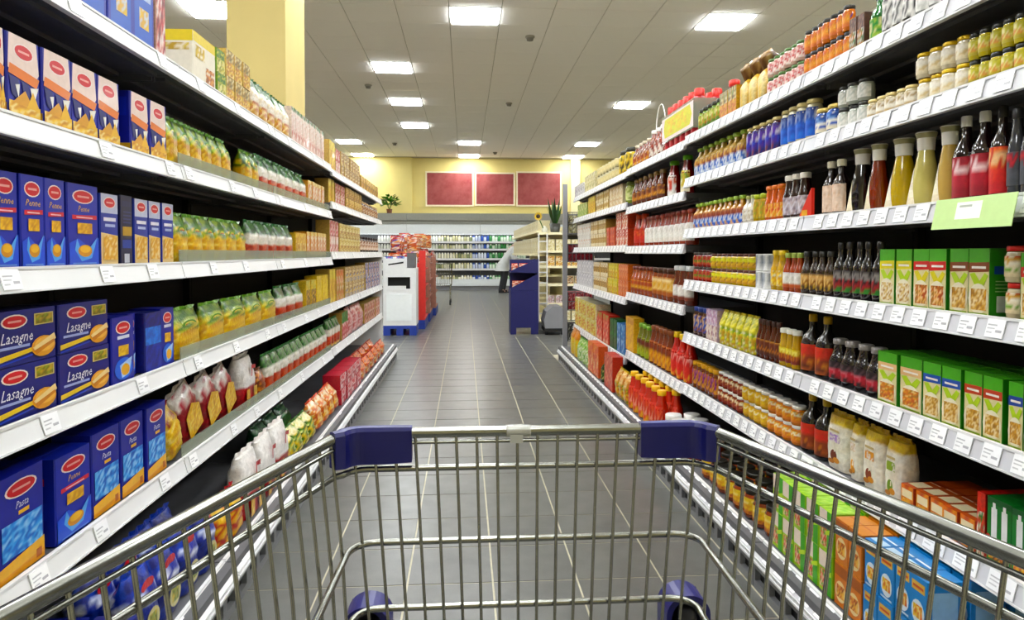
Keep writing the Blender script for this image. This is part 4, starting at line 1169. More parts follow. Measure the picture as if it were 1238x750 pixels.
run('R4', 965, 1002, 4, bot(0.155, '2a1c12', '1a1814', [['2a2018'], ['d8b88a', 'c8a070'], ['e8c890', '8a5a2a'], ['c8a040', '3a2a18']]), 'dark bottle with tan label', 'sauce_bottle', BT, neck=0.5)
run('R4', 944, 964, 3, bot(0.15, 'a84428', 'a8ba5a', [['e8e4dc', 'c8c4bc'], ['f0ece6', 'd8d4cc'], ['e0dcd2'], ['b85a34']]), 'red-brown sauce bottle with white label', 'sauce_bottle', BT, neck=0.5)
run('R4', 928, 943, 2, bot(0.16, 'd8a82c', 'e0c040', ['e8bc3a', 'd89a24', 'f0dc8a', 'c8c8b8']), 'amber yellow sauce bottle', 'sauce_bottle', BT, neck=0.6)
run('R4', 909, 927, 2, lambda w: k_tin(w, 0.072, [['d8d8d4', '8a9098'], ['f0f0ee', 'b8bcc0']], 'e0e0de'), 'white and grey tin', 'food_tin', 'tin', tiers=2)
run('R4', 857, 908, 8, jar(0.072, 'd8b428', '5a3020', [['e8d83a', 'b8c83a'], ['d8c82c', 'e0e05a'], ['e0b024', '8a5a1c'], ['c89020']], rmax=0.04), 'yellow curry jar with brown lid', 'glass_jar', J, tiers=2)
run('R4', 836, 856, 4, jar(0.075, '9c2420', '3a2a20', ['b83a30', 'c85a48', '5a8a34', '8a1a1a']), 'red chilli jar', 'glass_jar', J, tiers=2)
GR5 = [(1166, 1216, 'c8503c', 'green grain box with red band'), (1117, 1165, '2b56b0', 'green grain box with blue band'), (1061, 1116, 'f0c89a', 'green grain box with orange band')]
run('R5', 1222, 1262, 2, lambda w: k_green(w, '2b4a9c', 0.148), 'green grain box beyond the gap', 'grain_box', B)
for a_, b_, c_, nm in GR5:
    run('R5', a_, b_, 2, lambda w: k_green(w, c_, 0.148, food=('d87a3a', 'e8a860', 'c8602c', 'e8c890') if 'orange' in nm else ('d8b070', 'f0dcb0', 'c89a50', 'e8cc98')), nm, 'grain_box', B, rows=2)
run('R5', 997, 1060, 4, bot(0.15, '140c0c', '8a8480', [['1c1010'], ['5a4448', '201416'], ['b02a34', 'c87a80'], ['a01a26', '301a1c']]), 'small black jar-bottle with red label', 'sauce_bottle', BT, neck=0.55)
FLB = [['d8301e', 'e04424'], ['d82a1c', 'c8341e'], ['8a3a24', 'c88a5a'], ['5a2a1e', 'a85a34']]
run('R5', 962, 996, 2, bot(0.215, '14100c', 'c8a028', FLB, lz=(0.06, 0.5), neck=0.3), 'black bottle with flame label and gold cap', 'sauce_bottle', BT)
run('R5', 940, 961, 3, bot(0.145, 'c8a040', 'f0ece0', [['e8d85a', 'd8c03a'], ['f0e490', 'c8a838'], ['8a3a22', 'c87a3a'], ['7a2a1c']]), 'yellow sauce bottle with white cap', 'sauce_bottle', BT, neck=0.7)
run('R5', 912, 939, 5, bot(0.16, '5a2414', '3a1a12', [['8a4a2a', 'c89a68'], ['6a2c18'], ['b87a48', '5a2010'], ['4a1a10']]), 'brown sauce bottle', 'sauce_bottle', BT, neck=0.5)
run('R5', 868, 911, 6, lambda w: k_softbag(w, 0.165, 0.06, R((.4, ['e8dc3a', 'c8c030', 'f0e878', 'a8b030']), (.6, ['e8c82a', 'd8e04a', 'f0f0d8', 'c89a20', '7a9a2a'])), 'd8c830'), 'bright yellow sauce pouch', 'sauce_pouch', 'pouch')
run('R5', 853, 867, 3, lambda w: k_pack(w, 0.155, 0.07, 'c8b0c0', R((.5, ['e8e0e8', '9a6aa0', 'c89ab0']), (.5, ['d8c0b0', '8a4a68', 'f0e8e0']))), 'white and purple packet', 'spice_packet', B)
run('R5', 836, 852, 3, jar(0.15, '4a2a22', '3a4a8a', ['3a56a0', '8a5a3a', 'd8b890', '6a3a2a']), 'brown jar with blue label', 'glass_jar', J)
# sixth shelf
def k_greenbottlebox(w):
    pr = [('r', 0, 0, 1, 1, '2a7a34'), ('r', 0, 0.9, 1, 1, '1c5a28'), ('r', 0.18, 0.3, 0.42, 0.85, 'f2f2f0'), ('r', 0.24, 0.85, 0.36, 0.93, 'f2f2f0'), ('r', 0.62, 0.3, 0.86, 0.85, 'f2f2f0'), ('r', 0.68, 0.85, 0.8, 0.93, 'f2f2f0'),
          ('g', 0.1, 0.05, 0.9, 0.28, 5, 3, ['e8a83a', 'c85a24', 'f0d080', '3a2a18']), ('e', 0.08, 0.36, 0.1, 0.06, 'd83a30')]
    return carton(w, 0.15, 0.1, '1f6a2c', pr, [('r', 0, 0, 1, 0.2, 'd8402c')], top='2a7a34')
run('R6', 1196, 1262, 2, k_greenbottlebox, 'green box printed with white bottles', 'food_box', B)
run('R6', 1185, 1195, 1, lambda w: k_pack(w, 0.15, 0.12, 'c8302c', R((.3, ['d8342c', 'e84a3a']), (.7, ['2a7a34', 'd8402c', 'f0e0d0']))), 'narrow red box beside green ones', 'food_box', B)
run('R6', 1093, 1184, 5, lambda w: k_flatbox(w, 0.075, 0.2), 'orange and red flat box', 'flat_box', B, tiers=1, rows=1)
def k_paper(w, a_, fig):
    rows_ = R((.16, ['d8b43a', 'c89a28', 'e0c458']), (.84, ['f2eadc', 'ece2d0', 'f6f0e4']))
    r_ = k_pouch(w, 0.19, 0.07, rows_)
    lb = M('label'); decal(lb, w * .7, 0.19, [('g', 0.2, 0.48, 0.8, 0.62, 4, 2, [a_, 'e8dcd8', a_]), ('r', 0.2, 0.66, 0.8, 0.7, 'c8b48a')], y=0.0)
    l2 = M('label'); decal(l2, w * .7, 0.19, [('e', 0.45, 0.24, 0.2, 0.1, fig), ('e', 0.62, 0.17, 0.2, 0.05, 'c8863a'), ('e', 0.32, 0.13, 0.2, 0.04, 'a86a2a')], y=0.0)
    return r_ + [('front_print', lb), ('picture', l2)]
run('R6', 1067, 1091, 1, lambda w: k_paper(w, '8aa04a', '6a8a2c'), 'cream pouch with green print', 'paper_pouch', 'pouch')
run('R6', 1040, 1066, 1, lambda w: k_paper(w, 'e0a060', '7a2c1c'), 'cream pouch with orange print', 'paper_pouch', 'pouch')
run('R6', 1025, 1039, 1, lambda w: k_paper(w, 'd8c0a0', 'e09a2a'), 'cream pouch with yellow fruit', 'paper_pouch', 'pouch')
run('R6', 997, 1024, 1, lambda w: k_paper(w, 'b090c8', '6a2a1a'), 'cream pouch with lilac print', 'paper_pouch', 'pouch')
run('R6', 964, 996, 2, bot(0.21, '14100c', 'c8a028', FLB, lz=(0.06, 0.5), neck=0.3), 'black bottle with flame label and gold cap', 'sauce_bottle', BT)
def jars6(c1, c2): return jar(0.072, c1, 'ece8e0', [['e8c878', c1], ['f0e4c8', c2], [c2, c1], [c1]], rmax=0.04)
run('R6', 926, 963, 4, jars6('d87a2c', 'e8a850'), 'orange relish jar with white lid', 'glass_jar', J, tiers=2)
run('R6', 896, 925, 4, jars6('d8a42c', 'e8c860'), 'golden relish jar with white lid', 'glass_jar', J, tiers=2)
run('R6', 866, 895, 5, jars6('8a2c1c', 'c89a78'), 'dark red relish jar with white lid', 'glass_jar', J, tiers=2)
run('R6', 836, 865, 6, jar(0.14, '7a3a1c', 'd8a03a', ['d89a3a', '8a4a9a', '5a2a16', 'c87a30'], rmax=0.04), 'brown chutney jar', 'glass_jar', J)
# floor shelf
def k_bluebox(w, c='3a86c8'):
    pr = [('r', 0, 0, 1, 1, c), ('r', 0.1, 0.72, 0.9, 0.9, 'e0b870'), ('r', 0.18, 0.78, 0.82, 0.83, 'c8502c'), ('e', 0.5, 0.32, 0.4, 0.24, 'd8e4ee'), ('g', 0.22, 0.2, 0.78, 0.46, 4, 3, ['e8b83a', 'c8862a', 'f0dca0', 'd85a2c']), ('r', 0.1, 0.03, 0.9, 0.07, 'c8dcf0')]
    o_ = carton(w, 0.145, 0.09, c, pr, [('r', 0.15, 0.2, 0.85, 0.8, 'a8cce8')], top=c)
    t_ = M('card'); decal(t_, w * .98, 0.1457, [('r', 0.05, 0.15, 0.95, 0.4, 'c8e0f2'), ('r', 0.05, 0.55, 0.95, 0.62, 'e8f0f6')], face='top', d=0.09)
    return o_ + [('top_print', t_)]
def k_greenbox(w):
    pr = [('r', 0, 0, 1, 1, 'a8cc4a'), ('r', 0, 0.6, 0.6, 1, 'f0e0d0'), ('g', 0.1, 0.1, 0.6, 0.55, 4, 4, ['d85a3a', 'f0d0b0', '3f9a2c', 'e8b0a0', 'c83a2c']), ('r', 0.62, 0, 1, 1, '4aa82c'), ('p', [(0.5, 0.5), (1, 0.62), (1, 0.5), (0.5, 0.4)], 'c8e85a')]
    o_ = carton(w, 0.145, 0.09, '9ac83a', pr, top='a8d84a')
    t_ = M('card'); decal(t_, w * .98, 0.1457, [('g', 0.05, 0.1, 0.95, 0.9, 4, 3, ['a8d84a', 'c8e88a', '8ac83a', 'b8dc60'])], face='top', d=0.09)
    return o_ + [('top_print', t_)]
def k_orangebox(w):
    pr = [('r', 0, 0, 1, 1, 'd87a2a'), ('r', 0, 0.7, 1, 0.95, 'a85a24'), ('e', 0.5, 0.35, 0.42, 0.25, 'f0d8a8'), ('g', 0.2, 0.2, 0.8, 0.5, 4, 3, ['c8602c', 'e8b060', '8a3a1c', 'f0c880'])]
    return carton(w, 0.145, 0.09, 'c8702a', pr, top='d88a3a')
run('R7', 1130, 1330, 4, lambda w: k_bluebox(w, '1c2ea8'), 'deep blue box', 'food_box', B, rows=3)
run('R7', 1048, 1128, 4, k_bluebox, 'sky blue box', 'food_box', B, rows=3, tiers=2)
run('R7', 1012, 1046, 2, k_orangebox, 'orange brown box', 'food_box', B, rows=3, tiers=2)
run('R7', 936, 1010, 5, k_greenbox, 'lime green box', 'food_box', B, rows=3, tiers=2)
BK = [['e8d070', 'c8a838'], ['f0e0a0', 'd8b84a'], ['d89a2c', 'e8c860'], ['8a3a1c', 'c87a30']]
run('R7', 846, 934, 8, jar(0.11, '8a3a1c', '1c1a14', BK, rmax=0.042), 'amber jar with black lid', 'glass_jar', J, rows=3, rowgap=0.004)

# middle sauce bay
run('S1', 781, 797, 3, bot(0.2, '8a3a2a', 'e8e4dc', ['e8dcd0', 'b85a48', 'f0e8e0', '7a2a20']), 'brown bottle with white wire loop', 'sauce_bottle', BT, neck=0.5)
run('S1', 762, 780, 4, bot(0.17, '7a3420', 'c8b8a0', ['d8a050', 'b85a38', 'e8d8c0', '8a3a2a']), 'red-brown sauce bottle', 'sauce_bottle', BT, neck=0.5)
run('S2', 815, 829, 1, bot(0.235, '7a1c1c', '6ab83a', [['e8dca8', 'd8c850'], ['c8a83a', '7a9a2c'], ['e8e0c8', 'c8b050'], ['e8dcc0']]), 'red ketchup bottle with yellow label', 'ketchup_bottle', BT, neck=0.6, lz=(0.05, 0.6), simple=False)
run('S2', 799, 814, 1, bot(0.235, '8a2422', '6ab83a', [['f0ece6', 'e8dcd4'], ['d85a3a', 'f0e0d8'], ['c83a28', 'f0ece6'], ['f0ece6', 'e0d8d0']]), 'red ketchup bottle with white label', 'ketchup_bottle', BT, neck=0.6, lz=(0.05, 0.6), simple=False)
run('S2', 761, 797, 6, bot(0.2, '6a2c16', '8a6a3a', [['c8a060', '8a4a24'], ['a8602c', '6a2c16'], ['d8a868', 'b87a48'], ['5a2412']]), 'brown barbecue sauce bottle', 'sauce_bottle', BT, neck=0.5)
run('S3', 777, 832, 9, bot(0.2, '9a3018', '8a2a1a', [['efece4', 'e0dcd2'], ['f2eee8', 'd8d2c8'], ['efece4'], ['e8e0d6']]), 'red-brown bottle with white label', 'sauce_bottle', BT, lz=(0.12, 0.62), neck=0.6, simple=False)
run('S3', 763, 776, 2, bot(0.23, 'c8301e', 'd84a2c', [['d83a22'], ['e86a3a', 'c82a1c'], ['d8301e'], ['c8281a']]), 'bright red ketchup bottle', 'ketchup_bottle', BT, neck=0.55)
run('S4', 810, 831, 3, bot(0.22, '6a2c1c', 'c8c8c8', [['e0dcd6', 'a85a40'], ['f0ece6', 'e0d8d0'], ['e8e2da'], ['7a3422']]), 'brown bottle with silver cap', 'sauce_bottle', BT, neck=0.7, simple=False)
run('S4', 786, 809, 4, jar(0.2, '8a3a1c', '4a2a1a', [['c8782c', '8a3a1c'], ['e0b878', 'f0dcb0'], ['e8c890', 'd8a860'], ['a85a2c']]), 'brown cocktail sauce jar', 'glass_jar', J)
run('S4', 761, 785, 6, bot(0.2, 'a84a24', '6a2a1a', [['d8a04a', 'c86a2c'], ['a84424'], ['d8b070', 'c88a48'], ['8a3018']]), 'orange-brown sauce bottle', 'sauce_bottle', BT, neck=0.55)
run('S5', 808, 831, 3, bot(0.26, 'c8241e', 'e8c02c', [['d82c28', 'e87a70'], ['c81e20', 'f0b0a8'], ['d83028'], ['e8b030', 'd8321e']]), 'tall red squeeze bottle with yellow cap', 'squeeze_bottle', BT, neck=0.5, simple=False, lz=(0.02, 0.6))
run('S5', 783, 807, 5, bot(0.25, '7a3018', '8a4a28', [['c87838', 'a85024'], ['8a3a1c', '6a2412'], ['e0a850', 'c8763a'], ['d89a4a', '9a4a24']]), 'brown steak sauce bottle', 'sauce_bottle', BT, neck=0.55, lz=(0.04, 0.6))
run('S5', 768, 782, 3, bot(0.23, '6a6a1c', '7aa83a', [['8a9a2c', '5a3a1c'], ['6a2c18'], ['a8b03c', '8a7a2c'], ['9aa83a']]), 'olive green sauce bottle', 'sauce_bottle', BT, neck=0.55, lz=(0.04, 0.6))
run('S5', 756, 767, 1, lambda w: k_pack(w, 0.25, 0.08, 'e0a824', R((.2, ['c8862a', 'e8b83a']), (.8, ['e8b02a', 'e0a01e', 'f0c44a', 'd89a1c']))), 'tall golden packet', 'golden_packet', B)
run('S6', 800, 836, 4, jar(0.15, '5a2412', 'f2f0ec', [['c8642c', '8a2c18'], ['2a1a10', 'd87a3a'], ['3a5a24', 'e0a850'], ['6a2814']]), 'white capped pickle jar', 'glass_jar', J, simple=False, rows=2, rowgap=0.004, lidh=0.3)
run('S6', 758, 796, 6, bot(0.25, 'd02a1c', 'ecb42c', [['d83426', 'e85a48'], ['c8241a', 'e88a78'], ['d83022', 'f0b0a0'], ['e8a82c', 'd8401e']]), 'yellow capped ketchup squeeze bottle', 'squeeze_bottle', BT, neck=0.55, simple=False, rows=2, rowgap=0.003, lz=(0.02, 0.62))

# end sauce bays
CR = R((.3, ['e8dcb8', 'c8a860', 'f2ead4']), (.4, ['8a6a38', 'e0c888', 'b88a48']), (.3, ['e8d8a8', 'f0e6cc']))
WH = R((.3, ['f0ece4', 'e0dcd6']), (.4, ['e8e4de', 'd8a070', 'f4f0ea']), (.3, ['f0ece4', 'd8d4cc']))
RW = R((.4, ['c83a28', 'f0e4da', 'b82c20']), (.6, ['f0ece4', 'c8402c', 'e8a080']))
YG = R((.4, ['e8d860', 'c8c048', 'f0e8a0']), (.6, ['e0c83c', 'd87a34', 'b8b03c', 'f0e090']))
run('T1', 745, 758, 2, lambda w: k_jar(w, 0.2, 'd8b83a', '2a2a20', ['e8cc48', 'd8b030', 'f0dc80', '3a3018'], rmax=0.07), 'big yellow jar with dark lid', 'glass_jar', J)
run('T1', 720, 744, 7, lambda w: k_tin(w, 0.085, [['e8dcb0', 'd8c890'], ['4a4430', '6a5a3a', 'c8b888']], 'd8d0b0'), 'cream tin with dark band', 'food_tin', 'tin', tiers=2)
run('T1', 706, 719, 4, P(0.17, R((1, ['e8e0b8', 'c8c088', 'f0ead0', 'a8a878'])), 'e0d8b0'), 'pale yellow carton', 'food_box', B)
run('T1', 694, 705, 4, P(0.13, R((1, ['e0e0e4', 'c8c8d0', '8a8a98', 'f0f0f0'])), 'd8d8dc'), 'white and grey carton', 'food_box', B)
run('T2', 752, 759, 1, lambda w: k_jar(w, 0.2, '8a9a4a', '6a7a3a', ['c8d08a', '8a9a4a', 'e0e0b0'], rmax=0.06), 'tall pale green jar', 'glass_jar', J)
run('T2', 736, 751, 4, P(0.19, R((1, ['e8dcc0', 'd8b890', 'c8a078', 'f0e8d8'])), 'e0d0b0'), 'cream soup carton', 'soup_box', B)
run('T2', 720, 735, 5, P(0.09, CR), 'brown and cream box', 'food_box', B, tiers=2)
run('T2', 710, 719, 3, P(0.19, YLW), 'golden yellow carton', 'yellow_packet', B)
run('T2', 698, 709, 4, P(0.14, R((1, ['a8c06a', 'e0e0b0', '7a9a4a', 'c8d090'])), 'a8b86a'), 'pale green carton', 'food_box', B)
run('T3', 744, 758, 4, P(0.135, RW, 'c8442c'), 'red and white soup box', 'soup_box', B, tiers=2)
run('T3', 733, 743, 3, P(0.16, R((1, ['c8402c', 'd85a3a', 'a83020', 'e8a080'])), 'c84a30'), 'brick red carton', 'food_box', B)
run('T3', 714, 732, 6, P(0.12, CR), 'tan and cream carton', 'food_box', B, tiers=2)
run('T3', 698, 713, 5, P(0.12, WH, 'ece8e2'), 'white rice carton', 'rice_box', B, tiers=2)
run('T4', 747, 759, 4, P(0.125, R((1, ['e89a7a', 'd8784a', 'f0c8a8', 'c85a3a'])), 'd8784a'), 'salmon pink box', 'food_box', B, tiers=2)
run('T4', 735, 746, 4, P(0.125, YG, 'e0c83c'), 'yellow mashed potato box', 'food_box', B, tiers=2)
run('T4', 717, 734, 6, P(0.125, CR, 'd8b880'), 'tan dumpling box', 'food_box', B, tiers=2)
run('T4', 697, 716, 6, P(0.13, R((1, ['e4e4e6', 'd0d0d4', 'f2f2f2', 'b0b0b8'])), 'e0e0e2'), 'white grey printed box', 'rice_box', B, tiers=2)
run('T5', 746, 755, 2, P(0.23, R((1, ['3a7ab8', '4a8ac8', '2a64a0', 'a8c8e0'])), '2f6aa8'), 'tall blue carton', 'blue_carton', B)
run('T5', 737, 745, 2, P(0.24, R((1, ['2a5a2c', '3f7a3a', '1c4420'])), '2a5a2c'), 'tall dark green carton', 'green_carton', B)
run('T5', 721, 736, 4, P(0.25, R((.2, ['8aa84a', 'd8502c']), (.8, ['d8382a', 'e85a3a', 'f0c8b0', 'b82a20'])), 'd0382a'), 'tall red carton', 'red_carton', B)
run('T5', 695, 720, 5, P(0.15, R((.3, ['e8d860', 'f0e8c0', 'd8c848']), (.7, ['e0c040', 'd8783a', 'f0e4b0', 'e8d060'])), 'ece4c0', 0.15), 'white and yellow rice carton', 'rice_box', B, tiers=2)
run('T6', 742, 757, 3, lambda w: k_softbag(w, 0.2, 0.1, R((.4, ['d8a060', 'e8d0a0', 'c87a3a']), (.6, ['e0c04a', '7a9a3c', 'e8b050', 'c85a34'])), 'e0c060'), 'yellow and green stock bag', 'food_bag', 'bag')
run('T6', 731, 741, 2, P(0.26, R((1, ['c8402c', 'd85a40', 'a83a38', 'e8a08a'])), 'c0443a', 0.08), 'dull red carton', 'red_carton', B)
run('T6', 724, 730, 1, lambda w: k_bottle(w, 0.2, '24401c', '3a2a18', ['3a5a24', 'd8c890', '2a4a1c']), 'dark green oil bottle', 'oil_bottle', BT)
run('T6', 711, 723, 2, P(0.26, R((.3, ['e0602c', 'f0a060']), (.7, ['d84a24', 'e87a3a', 'f0c8a0', 'c83a1e'])), 'd85a2c', 0.08), 'orange carton', 'orange_carton', B)
run('T6', 697, 710, 3, lambda w: k_softbag(w, 0.22, 0.085, R((.3, ['8ac04a', 'e0e8c0', '5a9a34']), (.7, ['9ac85a', 'e8f0d8', '6aa83c', 'd8e0b0'])), '6aa83c'), 'green and white soft bag', 'food_bag', 'bag')
run('T6', 688, 696, 2, lambda w: k_softbag(w, 0.26, 0.085, R((.3, ['e8902a', 'd87a1e']), (.7, ['e8b03a', 'e0d060', 'f0c848'])), 'e08a24'), 'orange topped yellow bag', 'food_bag', 'bag')
# white wire loop over the brown bottles
yy = (YR(786) + YR(796)) / 2
wl = M('plastic').tube([(XR + 0.06, yy + 0.1 * math.cos(t_) * -1, Z['S1'] + 0.19 + 0.15 * math.sin(t_)) for t_ in [math.pi * i / 12 for i in range(13)]], 0.0035, 'f4f2ee', 6)
tag(put('wire_loop', wl), 'thin white wire loop arching above the brown bottles', 'loop')

# ------------------------------------------------------------------ shopping trolley
TC = 0.077                       # middle of the trolley
TF = 0.835                       # front of its basket
def rim_z(y): return 0.979
def half_top(y): return 0.226 + 0.29 * (TF - y)
def mid(y): return TC - 0.03 * (TF - y)
def half_low(y): return 0.214 + 0.275 * (TF - y)
def wall(y, z):
    """half width of the basket at distance y and height z"""
    t_ = (rim_z(y) - z) / (rim_z(y) - 0.84)
    return half_top(y) + (half_low(y) - half_top(y)) * min(t_, 1.35)
tr = empty('shopping_trolley', (TC, 0.45, 0), 'chrome wire shopping trolley with blue corner caps standing in the aisle', 'trolley')
TO = (-TC, -0.45, 0)
Y0T = 0.12
def u_loop(z_at, hw, r_c, y_front, y_back, n=6):
    """left side from the back, rounded corner, front, rounded corner, right side to the back"""
    pts = []
    for sgn in (-1, 1):
        side = []
        for i in range(9):
            y = y_back + (y_front - r_c - y_back) * i / 8
            side.append((mid(y) + sgn * hw(y), y, z_at(y)))
        corner = []
        for i in range(1, n):
            a_ = math.pi / 2 * i / n
            y = y_front - r_c + r_c * math.sin(a_)
            corner.append((TC + sgn * (hw(y_front) - r_c + r_c * math.cos(a_)), y, z_at(y_front)))
        pts.append(side + corner)
    return pts[0] + [(TC - hw(y_front) + r_c, y_front, z_at(y_front))] + [(TC + hw(y_front) - r_c, y_front, z_at(y_front))] + list(reversed(pts[1]))
put('rim', M('chrome').tube(u_loop(rim_z, half_top, 0.026, TF, Y0T), 0.0068, seg=10), tr, TO)
z2 = lambda y: rim_z(y) - 0.0115
put('rim_wire', M('chrome').tube(u_loop(z2, lambda y: half_top(y) - 0.003, 0.026, TF - 0.002, Y0T), 0.0026), tr, TO)
z3 = lambda y: rim_z(y) - 0.045
put('hoop_wire', M('chrome').tube(u_loop(z3, lambda y: wall(y, z3(y)) + 0.003, 0.028, TF + 0.003, Y0T), 0.0042), tr, TO)
z4 = lambda y: 0.842
put('hoop_wire', M('chrome').tube(u_loop(z4, lambda y: 0.2165, 0.03, TF + 0.004, Y0T), 0.0042), tr, TO)
z5 = lambda y: 0.757
put('hoop_wire', M('chrome').tube(u_loop(z5, lambda y: 0.213, 0.03, TF + 0.008, Y0T), 0.0042), tr, TO)
wr = 0.0021
FLOOR_Z = 0.70
for i in range(18):              # upright wires of the basket front
    x = (i - 8.5) * 0.0252
    pts = [(TC + x * (1 - 0.38 * (0.983 - z)), TF - 0.003, z) for z in (0.978, 0.92, 0.84, 0.76, FLOOR_Z)]
    put('front_wire', M('chrome').tube(pts, wr, seg=6), tr, TO)
for sgn in (-1, 1):              # upright wires of the two sides
    for i in range(26):
        y = TF - 0.03 - 0.026 * i
        pts = [(mid(y) + sgn * (wall(y, z) - 0.001), y, z) for z in (rim_z(y) - 0.004, 0.93, 0.84, 0.76, FLOOR_Z)]
        put('side_wire', M('chrome').tube(pts, wr, seg=6), tr, TO)
fw_ = M('chrome')
for i in range(13):
    x = (i - 6) * 0.033
    fw_.tube([(TC + x * (wall(Y0T, .7) / wall(TF, .7)), Y0T, FLOOR_Z - 0.04), (TC + x, TF - 0.003, FLOOR_Z)], 0.0022, seg=5)
for i in range(8):
    y = Y0T + (TF - Y0T) * i / 7.5
    hw = wall(y, 0.7)
    fw_.tube([(TC - hw, y, FLOOR_Z - 0.002 - 0.04 * (TF - y) / (TF - Y0T)), (TC + hw, y, FLOOR_Z - 0.002 - 0.04 * (TF - y) / (TF - Y0T))], 0.0026, seg=5)
o = put('basket_floor', fw_, tr, TO)
# blue plastic caps over the front corners of the rim
def corner_cap(sgn):
    m_ = M('blue_plastic')
    prof = []
    path = []
    x_in, r_c = 0.142, 0.026
    hw = half_top(TF)
    path.append((x_in, TF)); path.append((x_in + 0.03, TF)); path.append((hw - r_c, TF))
    for i in range(1, 6):
        a_ = math.pi / 2 * i / 6
        path.append((hw - r_c + r_c * math.sin(a_), TF - r_c + r_c * math.cos(a_)))
    path.append((half_top(TF - r_c), TF - r_c))
    n = len(path)
    sec = [(-0.0085, -0.036), (-0.0085, 0.004), (-0.006, 0.0085), (0.0, 0.0098), (0.006, 0.0085), (0.0085, 0.004), (0.0085, -0.036)]
    vs = []
    for i, (x, y) in enumerate(path):
        a_ = Vector(path[max(i - 1, 0)]); b_ = Vector(path[min(i + 1, n - 1)])
        t_ = (b_ - a_).normalized(); nrm = Vector((-t_.y, t_.x)) * -1      # inward to outward
        for q, zz in sec:
            s2 = 1.0 if i not in (0, n - 1) else 0.92
            vs.append((TC + sgn * (x + nrm.x * -q * s2), y + nrm.y * -q * s2, rim_z(y) + (zz if i not in (0, n - 1) else zz * 0.96)))
    k = len(sec); fs = []
    for i in range(n - 1):
        for j in range(k):
            j2 = (j + 1) % k
            f_ = (i * k + j, i * k + j2, (i + 1) * k + j2, (i + 1) * k + j)
            fs.append(f_ if sgn > 0 else tuple(reversed(f_)))
    fs += [tuple(range(k)), tuple(range((n - 1) * k, n * k))]
    m_.add(vs, fs, 'ffffff')
    return m_
for sgn in (-1, 1):
    put('corner_cap', corner_cap(sgn), tr, TO, label='blue plastic corner cap')
# blue roller housings at the lower front corners
for sgn in (-1, 1):
    cx = TC + (-0.201 if sgn < 0 else 0.211)
    hz = M('blue_plastic')
    w2, dep = 0.029, 0.05
    arch = [(-w2, 0.69)] + [(w2 * -math.cos(math.pi * i / 12) * (1.0), 0.731 + 0.026 * math.sin(math.pi * i / 12)) for i in range(13)] + [(w2, 0.69)]
    ins = [(x * 0.78, z - (0.006 if z > 0.71 else 0)) for x, z in arch]
    n = len(arch); yb, yf = TF + 0.055, TF + 0.012
    vs = [(cx + x, yf, z) for x, z in arch] + [(cx + x, yf, z) for x, z in ins] + [(cx + x, yb, z) for x, z in arch] + [(cx + x, yb, z) for x, z in ins]
    fs = []
    for i in range(n - 1):
        fs += [(i, i + 1, n + i + 1, n + i), (2 * n + i, 3 * n + i, 3 * n + i + 1, 2 * n + i + 1), (i, 2 * n + i, 2 * n + i + 1, i + 1), (n + i, n + i + 1, 3 * n + i + 1, 3 * n + i)]
    hz.add(vs, fs, 'ffffff', False)
    hz.box(cx - w2 * 0.8, yb - 0.004, 0.69, cx + w2 * 0.8, yb, 0.748)
    h_o = put('roller_housing', hz, tr, TO, label='blue plastic roller housing')
    wl = M('dark_rubber')
    pr_ = [(0.004, -0.012), (0.024, -0.012), (0.0265, -0.007), (0.0265, 0.007), (0.024, 0.012), (0.004, 0.012)]
    wl.lathe(pr_, 'ffffff', 16)
    wl.v = [(cx + z, TF + 0.034 + y, 0.712 + x) for x, y, z in wl.v]
    put('roller', wl, h_o)
    bl = M('chrome').lathe([(0.006, -0.018), (0.006, 0.018)], 'ffffff', 8)
    bl.v = [(cx + z, TF + 0.034 + y, 0.712 + x) for x, y, z in bl.v]
    put('axle', bl, h_o)
# chassis, castors and handle (below and behind the view)
ch = M('chrome')
for sgn in (-1, 1):
    ch.tube([(TC + sgn * 0.30, 0.06, 1.03), (TC + sgn * 0.27, 0.10, 0.62), (TC + sgn * 0.26, 0.14, 0.20), (TC + sgn * 0.25, 0.2, 0.16), (TC + sgn * 0.17, 0.8, 0.17)], 0.011, seg=8)
    ch.tube([(TC + sgn * 0.25, 0.16, 0.45), (TC + sgn * 0.2, 0.5, 0.655), (TC + sgn * 0.17, 0.8, 0.69)], 0.009, seg=8)
ch.tube([(TC - 0.17, 0.8, 0.17), (TC + 0.17, 0.8, 0.17)], 0.01, seg=8)
ch.tube([(TC - 0.25, 0.2, 0.16), (TC + 0.25, 0.2, 0.16)], 0.01, seg=8)
put('chassis', ch, tr, TO)
put('handle', M('blue_plastic').tube([(TC - 0.3, 0.055, 1.03), (TC, 0.045, 1.035), (TC + 0.3, 0.055, 1.03)], 0.015, seg=10), tr, TO)
for sgn in (-1, 1):
    for y, xx in ((0.2, 0.25), (0.8, 0.17)):
        w_ = M('dark_rubber').lathe([(0.01, -0.015), (0.055, -0.015), (0.06, -0.008), (0.06, 0.008), (0.055, 0.015), (0.01, 0.015)], 'ffffff', 16)
        cx = TC + sgn * xx
        w_.v = [(cx + z, y + a_, 0.0605 + b_) for a_, b_, z in w_.v]
        put('castor', w_, tr, TO)
        put('castor_fork', M('grey_steel').box(cx - 0.022, y - 0.012, 0.06, cx - 0.018, y + 0.012, 0.17).box(cx + 0.018, y - 0.012, 0.06, cx + 0.022, y + 0.012, 0.17).box(cx - 0.022, y - 0.02, 0.13, cx + 0.022, y + 0.02, 0.16), tr, TO)
